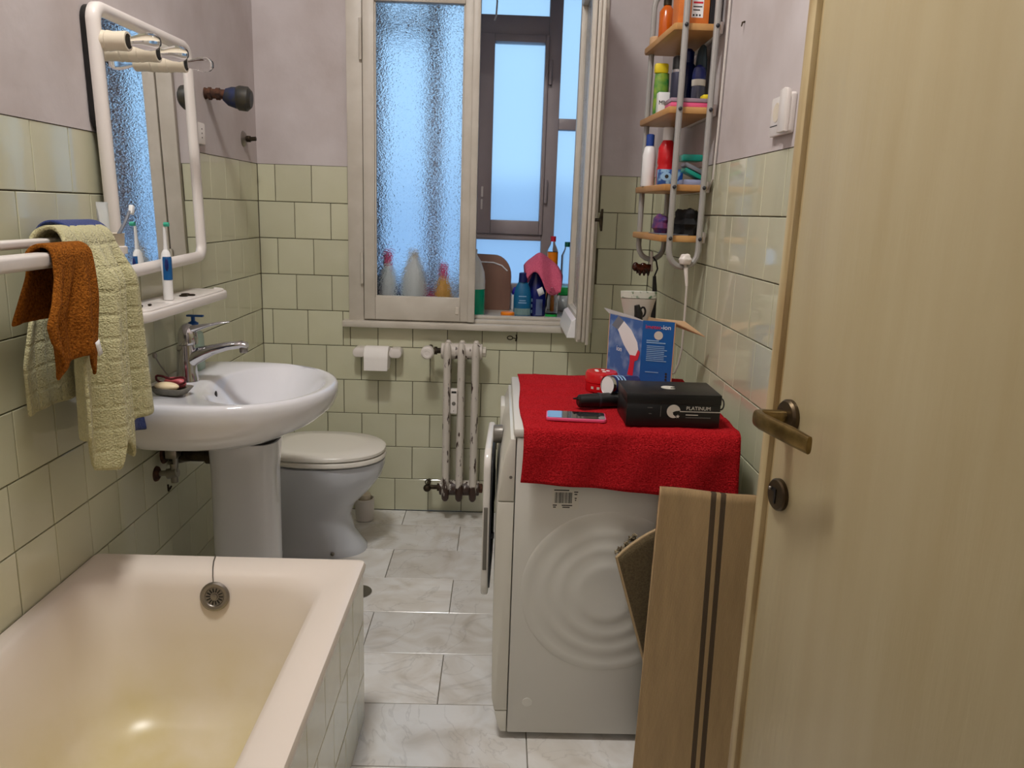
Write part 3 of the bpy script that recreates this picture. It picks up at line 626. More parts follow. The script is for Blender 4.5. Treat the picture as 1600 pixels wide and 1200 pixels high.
part('wall_flange', MB().lathe([(.024, 0), (.022, .006), (.012, .012)], (0, -1.115, .545), 18, 'X').lathe([(.034, 0), (.03, .006)], (0, -1.05, .59), 18, 'X'), rust, tr)
part('stop_tap_handle', MB().tube([(.05, -1.13, .512), (.05, -1.15, .505), (.05, -1.152, .525)], .003), dark_metal, tr)
part('pop_up_joint', MB().box(.075, .12, -1.075, -1.045, .605, .64, .005), dark_metal, tr)
part('pop_up_lever', MB().tube([(.10, -1.06, .63), (.20, -1.06, .648)], .005), dark_metal, tr)

# ================================================================== toilet
TYc = -.415
def ov(x0, x1, hw, z, k=44, e=.85):
    cx, a_ = (x0 + x1) / 2, (x1 - x0) / 2; out = []
    for i in range(k):
        a = 2 * PI * i / k; c, s_ = math.cos(a), math.sin(a)
        out.append((cx + a_ * math.copysign(abs(c) ** (1 if c > 0 else .6), c), TYc + hw * math.copysign(abs(s_) ** e, s_), z))
    return out
to = thing('toilet', (.3, TYc, 0), 'white ceramic toilet with closed lid behind the pedestal basin', 'toilet')
part('bowl', MB().loft([ov(.10, .515, .125, 0), ov(.10, .515, .125, .012), ov(.11, .50, .115, .03), ov(.12, .465, .105, .08), ov(.10, .45, .105, .15), ov(.05, .47, .125, .2), ov(.02, .53, .155, .26), ov(.01, .575, .178, .32), ov(.005, .588, .185, .365), ov(.005, .588, .185, .385), ov(.03, .57, .165, .388)]), porc_t, to, angle=60)
part('seat', MB().loft([ov(.14, .585, .18, .392), ov(.135, .592, .186, .397), ov(.135, .592, .186, .408), ov(.14, .588, .182, .413)]), seat_m, to, angle=50)
part('lid', MB().loft([ov(.135, .583, .18, .415), ov(.13, .59, .186, .42), ov(.13, .59, .186, .430), ov(.14, .58, .178, .437), ov(.2, .5, .12, .441)]), seat_m, to, angle=50)
part('hinge', MB().tube([(.125, TYc - .09, .418), (.125, TYc + .09, .418)], .011), seat_m, to)
for x in (.20, .40): part('floor_bolt', MB().ell((x, TYc - .118, .024), .008, .008, .008), steel, to)
br = thing('toilet_brush_holder', (.455, -.12, 0), 'small white toilet brush pot between toilet and back wall', 'brush holder')
part('pot', MB().lathe([(.036, 0), (.04, .005), (.043, .10), (.039, .102), (.036, .02)], (.455, -.12, 0), 22), wplast, br)
part('brush', MB().lathe([(.026, .04), (.028, .05), (.028, .12), (.006, .13), (.005, .30), (.008, .32)], (.455, -.12, 0), 14), cream_pl, br)

# ================================================================== back wall fittings
tp = thing('paper_holder', (.5, 0, .73), 'white wall holder with rounded ends for the toilet roll', 'paper holder')
part('bracket', MB().prism(rrect(.40, .455, .722, .762, .018), 'Y', -.075, -.0005, .006).prism(rrect(.555, .61, .722, .762, .018), 'Y', -.075, -.0005, .006), wplast, tp)
part('back_plate', MB().prism(rrect(.40, .61, .73, .757, .012), 'Y', -.012, -.0005, .003), wplast, tp)
part('spindle', MB().tube([(.45, -.062, .742), (.56, -.062, .742)], .009), wplast, tp)
tr_ = thing('toilet_roll', (.505, -.066, .67), 'white toilet roll on the wall holder', 'toilet roll')
part('roll', MB().lathe([(.016, .454), (.05, .455), (.051, .458), (.051, .553), (.05, .556), (.016, .557)], (0, -.066, .722), 32, 'X'), paper, tr_)
part('loose_sheet', MB().grid(lambda u, v: (.456 + .099 * u, -.1185 - .001 * math.sin(v * 3), .724 - .05 * v), 2, 6), paper, tr_)

rd = thing('radiator', (.87, -.09, .10), 'narrow white cast iron radiator with chipped paint', 'radiator')
for i, x in enumerate((.810, .870, .930)):
    s = MB()
    for y in (-.13, -.055):
        s.loft([[(x + .016 * k * math.cos(a), y + .019 * k * math.sin(a), z) for a in [2 * PI * j / 14 for j in range(14)]] for k, z in ((.55, .102), (.95, .112), (1.1, .14), (1, .18), (1, .72), (1.08, .765), (.95, .795), (.5, .806))])
    s.box(x - .012, x + .012, -.13, -.055, .755, .80, .006); s.box(x - .012, x + .012, -.13, -.055, .115, .16, .006)
    part('column', s, rad_m, rd)
part('hub', MB().lathe([(.03, .782), (.034, .785), (.034, .955), (.03, .958)], (0, -.092, .765), 20, 'X'), rad_m, rd)
part('hub', MB().lathe([(.03, .782), (.034, .785), (.034, .955), (.03, .958)], (0, -.092, .15), 20, 'X'), rad_m, rd)
for z in (.765, .15): part('end_plug', MB().lathe([(.022, .956), (.022, .972), (.014, .974)], (0, -.092, z), 8, 'X'), rust if z < .5 else chip, rd)
me_ = part('heat_meter', MB().prism(rrect(.828, .857, .505, .612, .004), 'Y', -.157, -.128, .003), wplast, rd, 'small white heat meter with tiny display')
part('display', MB().box(.832, .853, -.1575, -.1565, .595, .604), ink_d, me_)
part('button', MB().lathe([(.0085, 0), (.008, .0015), (.003, .0015)], (.8425, -.157, .55), 18, 'Y').box(.841, .844, -.158, -.1565, .516, .52), grey_pl, me_)
vt = part('valve', MB().tube([(.782, -.092, .765), (.735, -.092, .765)], .012, 12).tube([(.73, -.092, .765), (.73, -.005, .765)], .011, 12).lathe([(.017, .752), (.017, .765)], (0, -.092, .765), 8, 'X'), dark_metal, rd)
part('thermostat_knob', MB().lathe([(.016, .02), (.026, .03), (.028, .045), (.027, .075), (.02, .084), (.012, .084), (.01, .082)], (.728, -.085, .765), 24, 'Y'), wplast, vt, 'round white radiator valve knob')
lv = part('lock_valve', MB().tube([(.782, -.092, .15), (.735, -.092, .15)], .010, 12).tube([(.73, -.092, .15), (.73, -.005, .15)], .009, 12).lathe([(.018, .772), (.018, .782)], (0, -.092, .15), 8, 'X').ell((.728, -.10, .147), .017, .017, .017), dark_metal, rd)
part('bleed_ring', MB().tube([(.73 + .010 * math.cos(a), -.10, .174 + .011 * math.sin(a)) for a in [2 * PI * k / 16 for k in range(16)]], .0025, 6, True), dark_metal, lv)
single('wall_anchor', MB().tube([(1.075 + .012 * math.cos(a), -.002, .815 + .008 * math.sin(a)) for a in [2 * PI * k / 12 for k in range(12)]], .002, 6, True).tube([(1.10, -.001, .802), (1.104, -.006, .815), (1.102, -.001, .83)], .003, 6).tube([(1.087, -.001, .815), (1.10, -.003, .813)], .0018, 6), dark_metal, 'broken metal wall anchor in a tile under the window sill', 'anchor')

# ================================================================== left wall: pipe stub, shut off, outlet
st = thing('pipe_valve', (0, -.554, 1.70), 'rusty wall pipe stub wrapped in blue tape and dark cap', 'pipe')
part('stub', MB().tube([(0, -.554, 1.713), (.068, -.545, 1.713)], .016, 14).tube([(.012, -.552, 1.713), (.022, -.551, 1.713)], .021, 8).tube([(.036, -.549, 1.713), (.05, -.547, 1.713)], .020, 8), rust, st)
part('tape', MB().tube([(.062, -.545, 1.713), (.08, -.54, 1.708), (.105, -.535, 1.704)], [.020, .032, .036], 18), bluetape, st)
part('cap', MB().tube([(.102, -.536, 1.704), (.110, -.535, 1.704), (.137, -.53, 1.702)], [.036, .041, .041], 20).tube([(.137, -.53, 1.702), (.150, -.529, 1.701)], [.041, .028], 20), mat('dark_cap', srgb(44, 46, 48), .5, noise=.7, nscale=50, col2=srgb(70, 62, 40)), st)
part('flange', MB().lathe([(.02, .0005), (.018, .006)], (0, -.554, 1.713), 16, 'X'), rust, st)
sv = thing('stop_tap', (0, -.17, 1.58), 'small chrome stop tap on the wall below the pipe stub', 'tap')
part('rosette', MB().lathe([(.03, .0015), (.03, .004), (.022, .012), (.012, .016)], (0, -.17, 1.598), 24, 'X'), steel, sv)
part('spindle', MB().tube([(.012, -.17, 1.598), (.03, -.17, 1.598)], .012, 12).tube([(.03, -.17, 1.598), (.052, -.17, 1.60)], .008, 6), dark_metal, sv)
ol = thing('wall_outlet', (0, -.66, 1.54), 'white wall outlet on the left wall beside the mirror', 'outlet')
part('plate', MB().prism(rrect(-.71, -.60, 1.54, 1.61, .006), 'X', .001, .012, .003), wplast, ol)
part('socket_holes', MB().box(.0118, .0125, -.634, -.628, 1.588, 1.592).box(.0118, .0125, -.634, -.628, 1.574, 1.578).box(.0118, .0125, -.634, -.628, 1.56, 1.564), ink_d, ol)

# ================================================================== mirror with three bulb sockets
mr_ = thing('mirror', (.03, -1.04, 1.155), 'white framed wall mirror with three lamp sockets along its top', 'mirror')
MM = Matrix.Translation((.016, -1.045, 1.49)) @ Matrix.Rotation(math.radians(1.5), 4, 'X') @ Matrix.Rotation(math.radians(-.8), 4, 'Y')
def ringloft(specs): return MB().loft([[(x, a, b) for a, b in rrect(-w, w, -h, h, r, 8)] for x, w, h, r in specs], cap0=False, cap1=False)
hw, hh = .302, .336
part('frame', ringloft([(0, hw - .006, hh - .006, .045), (.004, hw, hh, .05), (.022, hw, hh, .05), (.030, hw - .008, hh - .008, .044), (.030, hw - .022, hh - .022, .034), (.020, hw - .032, hh - .032, .026), (.014, hw - .033, hh - .033, .026)]).xf(MM), wplast, mr_, angle=60)
part('glass', MB().prism(rrect(-hw + .03, hw - .03, -hh + .03, hh - .03, .028, 8), 'X', .010, .0155).xf(MM), mirror_m, mr_, smooth=False)
part('backing', MB().prism(rrect(-hw + .001, hw - .012, .03, hh - .008, .04, 8), 'X', -.010, .001).xf(MM), black_m, mr_)
for k, y in enumerate((-.272, -.10, .085)):
    z = .245
    sk = part('lamp_socket', MB().lathe([(.024, .0155), (.0245, .03), (.0225, .036), (.0225, .037), (.0245, .040), (.022, .055), (.0235, .084), (.0225, .088), (.018, .088)], (0, y, z), 24, 'X').xf(MM), cream_pl, mr_)
    part('thread', MB().lathe([(.0175, .080), (.0175, .0885)], (0, y, z), 18, 'X').xf(MM), dark_metal, sk)
    part('bulb', MB().lathe([(.010, .086), (.012, .10), (.019, .125), (.021, .14), (.018, .155), (.010, .164), (.001, .166)], (0, y, z), 20, 'X').xf(MM), bulb_m, sk)

# --- plastic shelf below the mirror
sh = thing('bathroom_shelf', (.06, -1.10, 1.04), 'white plastic wall shelf under the mirror', 'shelf')
out = [(-1.43, .003), (-.775, .003), (-.775, .09)] + [(-.775 - .05 * (1 - math.cos(a)), .09 + .045 * math.sin(a)) for a in [PI / 2 * k / 6 for k in range(1, 7)]] + [(-1.37 - .06 * math.sin(a), .135 - .05 * (1 - math.cos(a))) for a in [PI / 2 * k / 6 for k in range(7)]]
part('board', MB().prism([(x, y) for y, x in out], 'Z', 1.046, 1.074, .008, 3), wplast, sh)
part('rim', MB().tube([(x * .93, -1.10 + (y + 1.10) * .96, 1.075) for y, x in out[2:]], .004, 8), wplast, sh)
for y in (-1.25, -1.0): part('tray_recess', MB().prism(rrect(.03, .11, y - .07, y + .07, .03), 'Z', 1.0735, 1.0752, .0006), mat('tray_white%d' % int(-y * 100), srgb(220, 213, 208), .3), sh)
tb = thing('electric_toothbrush', (.075, -1.12, 1.075), 'white and blue electric toothbrush standing on the shelf', 'toothbrush')
TBM = Matrix.Translation((.075, -1.125, 1.0753)) @ Matrix.Scale(.93, 4)
part('handle', MB().lathe([(.0135, 0), (.0145, .004), (.0145, .03), (.0155, .09), (.0155, .12), (.0125, .142), (.007, .152)], (0, 0, 0), 20).xf(TBM), white_m, tb)
part('grip', MB().grid(lambda u, v: (.0158 * math.cos(-1.9 + 2.3 * u) * (1.0 if v < .9 else .93), .0158 * math.sin(-1.9 + 2.3 * u) * (1.0 if v < .9 else .93), .062 + .07 * v), 10, 8).xf(TBM), teal_b, tb)
part('button', MB().ell((.006, -.0135, .108), .006, .004, .02).xf(TBM), navy, tb)
part('neck', MB().lathe([(.0065, .15), (.0055, .17), (.0045, .20), (.004, .222)], (0, 0, 0), 14).xf(TBM), white_m, tb)
part('brush_head', MB().lathe([(.0065, 0), (.007, .004), (.0065, .014)], (0, 0, .228), 14, 'X').xf(TBM), mat('mint', srgb(60, 180, 150), .5), tb)
for k, (x, y) in enumerate(((.08, -1.03), (.092, -1.005), (.07, -.99))):
    single('finger_ring', MB().tube([(x + .011 * math.cos(a), y + .011 * math.sin(a), 1.0775) for a in [2 * PI * j / 18 for j in range(18)]], .002, 6, True), dark_metal, ['small dark ring on the shelf nearest the toothbrush', 'small dark ring on the shelf in the middle of three', 'small dark ring on the shelf farthest from the toothbrush'][k], 'ring', 'rings on the shelf')
for k, (x, y) in enumerate(((.075, -1.30), (.085, -1.27), (.06, -1.285))):
    single('earring', MB().ell((x, y, 1.0785), .005, .007, .003), dark_metal, ['tiny dark earring at the near end of the shelf, closest to the cup', 'tiny dark earring at the near end of the shelf, closest to the toothbrush', 'tiny dark earring at the near end of the shelf, closest to the wall'][k], 'earring', 'earrings on the shelf')

# --- cup holder, tube, toothbrush
ch = thing('cup_holder', (.05, -1.43, 1.165), 'ivory plastic cup in a wall holder at the towel rail end', 'cup')
part('cup', MB().lathe([(.024, 1.168), (.027, 1.172), (.031, 1.268), (.033, 1.272), (.030, 1.270), (.026, 1.18)], (.075, -1.435, 0), 24), cream_pl, ch)
part('ring', MB().lathe([(.031, 1.222), (.036, 1.224), (.036, 1.24), (.031, 1.242)], (.075, -1.435, 0), 24), wplast, ch)
part('bracket', MB().box(.001, .05, -1.45, -1.42, 1.205, 1.25, .006), wplast, ch)
tu = thing('toothpaste_tube', (.068, -1.447, 1.2), 'white toothpaste tube standing in the cup', 'tube')
part('body', MB().loft([[(.068 + a * math.cos(q), -1.45 + b * math.sin(q), z) for q in [2 * PI * i / 18 for i in range(18)]] for a, b, z in ((.012, .014, 1.20), (.013, .017, 1.27), (.008, .024, 1.32), (.0015, .029, 1.338), (.0012, .029, 1.345))]), mat('tube_white', srgb(222, 226, 222), .3), tu)
part('cap', MB().lathe([(.010, 1.182), (.010, 1.20)], (.068, -1.45, 0), 14), white_m, tu)
tb2 = thing('toothbrush', (.088, -1.42, 1.19), 'grey and white manual toothbrush leaning in the cup', 'toothbrush')
part('handle', MB().tube([(.075, -1.43, 1.185), (.088, -1.425, 1.265), (.098, -1.40, 1.30), (.102, -1.385, 1.325)], [.005, .005, .004, .0035]), greyb, tb2)
part('bristles', MB().box(-.005, .005, -.006, .006, -.011, .011, .001, M=Matrix.Translation((.104, -1.378, 1.328)) @ Matrix.Rotation(math.radians(-20), 4, 'X')), white_m, tb2)

# --- towel rail and towels
rl = thing('towel_rail', (.09, -2.0, 1.21), 'white double towel rail on the left wall', 'towel rail')
part('front_bar', MB().prism(rrect(.128, .162, 1.219, 1.249, .008), 'Y', -2.62, -1.745, .004), wplast, rl)
part('back_bar', MB().prism(rrect(.05, .076, 1.25, 1.268, .006), 'Y', -2.62, -1.48, .003), wplast, rl)
part('end_bracket', MB().prism([(.001, 1.23), (.001, 1.29), (.06, 1.275), (.082, 1.268), (.082, 1.246), (.06, 1.242)], 'Y', -1.495, -1.48, .004), wplast, rl)
def pl(pts):                                       # piecewise linear
    def f(t):
        for (a, x), (b, y) in zip(pts, pts[1:]):
            if t <= b: return x + (y - x) * (t - a) / (b - a)
        return pts[-1][1]
    return f
def drape(bx, bz, r, yl, yr, Lf, Lb, fold, nu=34, nv=60):
    def fn(u, v):
        lf = Lf(u); s = -Lb + (lf + Lb + PI * r) * v - PI * r / 2
        tt = min(1, max(0, abs(s) / .5)); y = yl(tt) + (yr(tt) - yl(tt)) * u
        if s < -PI * r / 2: x, z = bx - r + .25 * fold(u, .3), bz + (s + PI * r / 2)
        elif s > PI * r / 2:
            d = s - PI * r / 2; x, z = bx + r + fold(u, d) * min(1, d / .08), bz - d
        else: x, z = bx + r * math.sin(s / r), bz + r * math.cos(s / r)
        return (max(x, .012), y, z)
    return MB().grid(fn, nu, nv)
def towel(name, mb, m, th, label):
    o = single(name, mb, m, label, 'towel', angle=180); md = o.modifiers.new('s', 'SOLIDIFY'); md.thickness = th; md.offset = 0
    ss = o.modifiers.new('b', 'SUBSURF'); ss.levels = 1; ss.render_levels = 1; return o
towel('towel', drape(.058, 1.258, .044, pl([(0, -1.655), (.5, -1.62), (1, -1.58)]), pl([(0, -1.488), (.3, -1.475), (1, -1.36)]), lambda u: .46 + .04 * u, .3, lambda u, d: .008 * math.sin(u * 14) - .006), blue_t, .008, 'dark blue towel underneath the cream towel')
def cfold(u, d): return .036 + .024 * math.sin(u * 11.5 + 1.0 + 2 * d) * (.5 + d) + .012 * math.sin(u * 27 + 5 * d)
towel('towel', drape(.078, 1.256, .036, pl([(0, -1.70), (.35, -1.75), (.6, -1.80), (1, -1.80)]), pl([(0, -1.50), (.3, -1.495), (1, -1.45)]), pl([(0, .40), (.28, .42), (.3, .50), (.42, .51), (.45, .44), (.62, .47), (.66, .51), (.82, .50), (.84, .43), (1, .425)]), .35, cfold, 46, 64), cream_t, .009, 'pale cream green waffle towel hanging over the back rail')
def bfold(u, d): return .006 + .020 * math.sin(u * 9.0 + .6 + 4 * d) * (.25 + 2.2 * d) + .006 * math.sin(u * 21)
bt_ = towel('towel', drape(.145, 1.236, .027, pl([(0, -1.85), (.15, -1.87), (.32, -1.93), (.5, -1.91), (1, -1.91)]), pl([(0, -1.715), (.3, -1.725), (1, -1.765)]), pl([(0, .15), (.1, .20), (.25, .235), (.45, .205), (.62, .195), (.8, .20), (.9, .235), (1, .25)]), .12, bfold, 36, 44), brown_t, .008, 'brown towel bunched over the front rail')
o = part('care_label', MB().grid(lambda u, v: (.215 + .002 * u, -1.815 + .012 * u + .01 * v, 1.07 - .03 * v + .006 * u), 2, 3), white_m, bt_)
o.modifiers.new('s', 'SOLIDIFY').thickness = .0008

# ================================================================== washing machine
WX0, WX1, WY0, WY1 = 1.075, 1.615, -1.572, -.972
wm = thing('washing_machine', (1.33, -1.27, 0), 'white front loading washing machine against the right wall', 'washing machine')
part('body', MB().box(WX0, WX1, WY0, WY1, .02, .825, .004), wmwhite, wm)
part('top', MB().box(WX0 - .008, WX1, WY0 - .002, WY1 + .002, .826, .848, .006), wmwhite, wm)
cc = (1.315, WY0, .425); rp = [(.218, -.001)]
for r0 in (.218, .172, .13, .082): rp += [(r0, .0002), (r0 - .005, .0024), (r0 - .022, .0010)]
part('embossed_rings', MB().lathe(rp + [(.001, .001)], cc, 64, 'Y'), wmwhite, wm, angle=60)
part('rivet_mark', MB().lathe([(.013, 0), (.0125, .0008), (.001, .0008)], (1.125, WY0, .11), 20, 'Y'), wmwhite, wm)
part('front_panel', MB().prism([(WX0 - .002, .085), (1.040, .085), (1.033, .12), (1.030, .30), (1.030, .62), (1.034, .66), (WX0 - .002, .66)], 'Y', WY0, WY1, .003), wmfas, wm)
part('kick_plate', MB().prism([(WX0 - .002, .022), (1.058, .022), (1.050, .04), (1.041, .083), (WX0 - .002, .083)], 'Y', WY0, WY1, .003), wmfas, wm)
part('control_panel', MB().prism([(WX0 - .002, .662), (1.034, .662), (1.037, .72), (1.046, .775), (1.060, .822), (WX0 - .002, .822)], 'Y', WY0, WY1, .004), wmfas, wm)
kn = part('program_knob', MB().lathe([(.026, 0), (.025, .022), (.023, .026), (.001, .027)], (0, 0, 0), 26, 'X').xf(Matrix.Translation((1.043, -1.30, .755)) @ Matrix.Rotation(PI, 4, 'Z')), grey_pl, wm)
part('drawer_front', MB().box(1.036, 1.05, -1.12, -.99, .70, .79, .004), wmfas, wm)
part('panel_screw', MB().lathe([(.004, 0), (.004, .0012), (.001, .0012)], (1.063, WY0, .725), 12, 'Y'), grey_pl, wm)
# door, slightly ajar, hinged on the far side
DMt = Matrix.Translation((1.024, -1.075, .525)) @ Matrix.Rotation(math.radians(-1.6), 4, 'Z')
dr = part('door', MB().prism(rrect(-.345, .005, -.212, .212, .05, 8), 'X', -.020, -.001, .006, 3).xf(DMt), wmdoor, wm, 'white door standing slightly ajar')
part('inner_ring', MB().prism(rrect(-.338, -.015, -.195, .195, .05, 8), 'X', -.0012, .003, .001).xf(DMt), dark_pl, dr)
part('door_handle', MB().box(-.0165, -.006, -.3475, -.342, -.12, .06, .002).xf(DMt), grey_pl, dr)
part('latch', MB().box(.002, .012, -.33, -.318, -.035, -.02, .001).xf(DMt), black_m, dr)
part('door_hinge', MB().box(-.008, .004, -.005, .02, -.05, .05, .002).xf(DMt), wmdoor, dr)
for x in (1.10, 1.58):
    for y in (WY0 + .05, WY1 - .05): part('foot', MB().lathe([(.02, 0), (.02, .012), (.01, .014), (.01, .022)], (x, y, 0), 14), rubber, wm)
bc = MB(); x = 1.172
random.seed(3)
while x < 1.214:
    w_ = random.choice((.0008, .0012, .002)); bc.box(x, x + w_, WY0 - .0004, WY0 + .0005, .662, .690); x += w_ + random.choice((.0008, .0012, .0016))
for a, b, z in ((1.170, 1.207, .694), (1.168, 1.178, .655), (1.190, 1.216, .655), (1.169, 1.176, .650), (1.192, 1.210, .650), (1.219, 1.229, .690), (1.220, 1.227, .684), (1.221, 1.226, .674), (1.222, 1.225, .669)): bc.box(a, b, WY0 - .0004, WY0 + .0005, z, z + .0028)
lab_ = part('barcode_sticker', MB().box(1.166, 1.231, WY0 - .0002, WY0 + .0005, .646, .701), mat('sticker', srgb(216, 212, 200), .5), wm, smooth=False)
part('barcode', bc, ink_d, lab_, smooth=False)

# red towel over the machine
def redt(u, v):
    s = v * .78; x0, x1 = WX0 + .012, WX1 - .004; edge = WY0 - .004
    x = x0 + (x1 - x0) * u + .004 * math.sin(v * 9 + u * 3)
    topz = .853; L = .608; rad = .012
    if s < L: y = WY1 + .01 + (edge - WY1 - .01) * s / L; z = topz + .002 * math.sin(u * 17 + v * 11) * hsh(u, v) + .0015 * math.sin(s * 60 + u * 3)
    else:
        d = (s - L) * (.80 + .20 * u); a = min(1, d / (rad * 1.57)) * PI / 2
        y = edge - rad * math.sin(a) - (.005 + .005 * math.sin(u * 9 + 1) + .003 * math.sin(u * 23 + d * 20)) * min(1, max(0, d) / .05) - .010 * u * min(1, d / .05); z = topz - rad * (1 - math.cos(a)) - max(0, d - rad * 1.57)
        x += .004 * (d / .1) * (u - .5)
    return (x, y, z)
o = single('towel', MB().grid(redt, 60, 84), red_t, 'red terry towel covering the washing machine top', 'towel', angle=180); md = o.modifiers.new('s', 'SOLIDIFY'); md.thickness = .004; md.offset = 0
RZ = .857

# --- things on the red towel
ph = thing('smartphone', (1.22, -1.495, RZ), 'smartphone with pink edge lying face up on the red towel', 'phone')
PM = Matrix.Translation((1.222, -1.492, RZ)) @ Matrix.Rotation(math.radians(-4), 4, 'Z')
part('case', MB().prism(rrect(-.074, .074, -.036, .036, .010), 'Z', 0, .008, .0015).xf(PM), pink_p, ph)
part('screen', MB().prism(rrect(-.071, .071, -.033, .033, .008), 'Z', .008, .0086).xf(PM), mat('phone_glass', srgb(30, 32, 36), .02, coat=1, spec=1), ph, smooth=False)
tn = thing('cream_tin', (1.325, -1.165, RZ), 'round red tin with printed lid on the red towel', 'tin')
part('base', MB().lathe([(.044, RZ), (.045, RZ + .002), (.045, RZ + .026)], (1.325, -1.165, 0), 32), red_p, tn)
part('lid', MB().lathe([(.0465, RZ + .027), (.0465, RZ + .05), (.043, RZ + .056), (.030, RZ + .057), (.001, RZ + .057)], (1.325, -1.165, 0), 32), red_p, tn)
pr = MB()
for k in range(5): pr.lathe([(.006, RZ + .0571), (.0055, RZ + .0576), (.001, RZ + .0576)], (1.325 + .018 * math.cos(k * 1.256), -1.165 + .014 * math.sin(k * 1.256), 0), 10)
part('lid_print', pr, white_m, tn)
pr = MB()
for k in range(4):
    a = -PI / 2 - .7 + .4 * k; pr.box(-.004, .004, -.0458, -.0448, RZ + .010, RZ + .017, M=Matrix.Translation((1.325, -1.165, 0)) @ Matrix.Rotation(a + PI / 2, 4, 'Z'))
part('side_print', pr, ink, tn)
# black trimmer and blue tube
hb = thing('hair_trimmer', (1.31, -1.40, RZ), 'black cylindrical hair styling tool lying behind the phone', 'hair tool')
HM = Matrix.Translation((1.235, -1.395, RZ + .0205)) @ Matrix.Rotation(math.radians(14), 4, 'Z')
part('handle', MB().lathe([(.012, 0), (.017, .004), (.0185, .03), (.020, .09), (.0195, .15)], (0, 0, 0), 24, 'X').xf(HM), black_m, hb)
part('end_loop', MB().tube([(.002, -.006, .006), (-.010, -.004, .008), (-.010, .004, .006), (.002, .006, .006)], .0025).xf(HM), black_m, hb)
part('cord_ring', MB().lathe([(.0205, .055), (.021, .058), (.0205, .061)], (0, 0, 0), 24, 'X').xf(HM), dark_pl, hb)
bt = thing('hair_spray_tube', (1.36, -1.34, RZ + .03), 'dark blue patterned tube with white open mouth lying on the black tool', 'tube')
BMx = Matrix.Translation((1.315, -1.365, RZ + .058)) @ Matrix.Rotation(math.radians(34), 4, 'Z') @ Matrix.Rotation(math.radians(4), 4, 'Y')
part('barrel', MB().lathe([(.026, .002), (.0265, .02), (.025, .05), (.024, .10)], (0, 0, 0), 28, 'X').xf(BMx), navy, bt)
part('rim', MB().lathe([(.0225, .002), (.0265, -.001), (.0272, .003), (.0268, .008)], (0, 0, 0), 28, 'X').xf(BMx), chrome, bt)
part('inside', MB().lathe([(.0235, -.0002), (.021, .006), (.018, .012), (.001, .014)], (0, 0, 0), 28, 'X').xf(BMx), white_m, bt)
for k in range(3): part('stripe', MB().lathe([(.0267 - .0006 * k, .018 + k * .012), (.027 - .0006 * k, .020 + k * .012), (.0267 - .0006 * k, .023 + k * .012)], (0, 0, 0), 28, 'X').xf(BMx), ink_l, bt)
# black box with lettering
b2 = thing('black_box', (1.455, -1.475, RZ), 'black cardboard box with moon and star emblem on the towel', 'box')
BX0, BX1, BY0, BY1, BZ1 = 1.338, 1.566, -1.548, -1.402, RZ + .081
part('box', MB().box(BX0, BX1, BY0, BY1, RZ, RZ + .056, .0015), black_m, b2)
part('lid', MB().box(BX0 - .001, BX1 + .001, BY0 - .001, BY1 + .001, RZ + .056, BZ1, .0015), black_m, b2)
FT = lambda x, z: Matrix.Translation((x, BY0 - .0014, z)) @ Matrix.Rotation(PI / 2, 4, 'X')
part('lettering', text('PLATINUM', .0125, FT(1.482, RZ + .0435)), ink, b2, smooth=False)
em = MB(); cx, cz, rr = 1.452, RZ + .039, .0165
pts = [(cx + rr * math.cos(a), cz + rr * math.sin(a)) for a in [.15 + (2 * PI - 1.25) * k / 28 for k in range(29)]] + [(cx - .0005, cz - .008), (cx - .002, cz - .002), (cx + .005, cz + .001)]
em.prism(pts, 'Y', BY0 - .0016, BY0 - .0009)
def star(cx, cz, r): return [(cx + (r if k % 2 == 0 else r * .42) * math.sin(PI * k / 5), cz + (r if k % 2 == 0 else r * .42) * math.cos(PI * k / 5)) for k in range(10)]
em.prism(star(cx + .011, cz - .0125, .005), 'Y', BY0 - .0016, BY0 - .0009)
em.box(cx + .015, BX1 + .0005, BY0 - .0016, BY0 - .0009, cz - .0008, cz + .001); em.box(1.482, 1.512, BY0 - .0016, BY0 - .0009, RZ + .030, RZ + .032)
part('emblem', em, ink, b2, smooth=False)
sm = MB().box(1.482, 1.543, BY0 - .0016, BY0 - .0009, RZ + .0235, RZ + .0255); sm.box(1.420, 1.4215, BY0 - .0016, BY0 - .0009, RZ + .025, RZ + .052); sm.box(1.388, 1.40, BY0 - .0016, BY0 - .0009, RZ + .046, RZ + .0475); sm.box(1.392, 1.399, BY0 - .0016, BY0 - .0009, RZ + .031, RZ + .0325)
part('small_print', sm, mat('print_dim', srgb(92, 90, 86), .5), b2, smooth=False)
tz = BZ1 + .0002; part('top_emblem', MB().prism([(1.452 + .0185 * math.cos(a), -1.475 + .0185 * math.sin(a)) for a in [.4 + (2 * PI - 1.1) * k / 26 for k in range(27)]] + [(1.455, -1.483), (1.458, -1.474)], 'Z', tz - .001, tz + .0006), ink, b2, smooth=False)
single('cable_loop', MB().tube([(1.555, -1.39, RZ + .035)] + [(1.58 + .017 * math.cos(a), -1.45 + .05 * math.sin(a), RZ + .042 + .008 * math.cos(a * 2)) for a in [PI * .8 - 2 * PI * .85 * k / 20 for k in range(21)]], .002, 6), black_m, 'thin black cable loop sticking out behind the black box', 'cable')

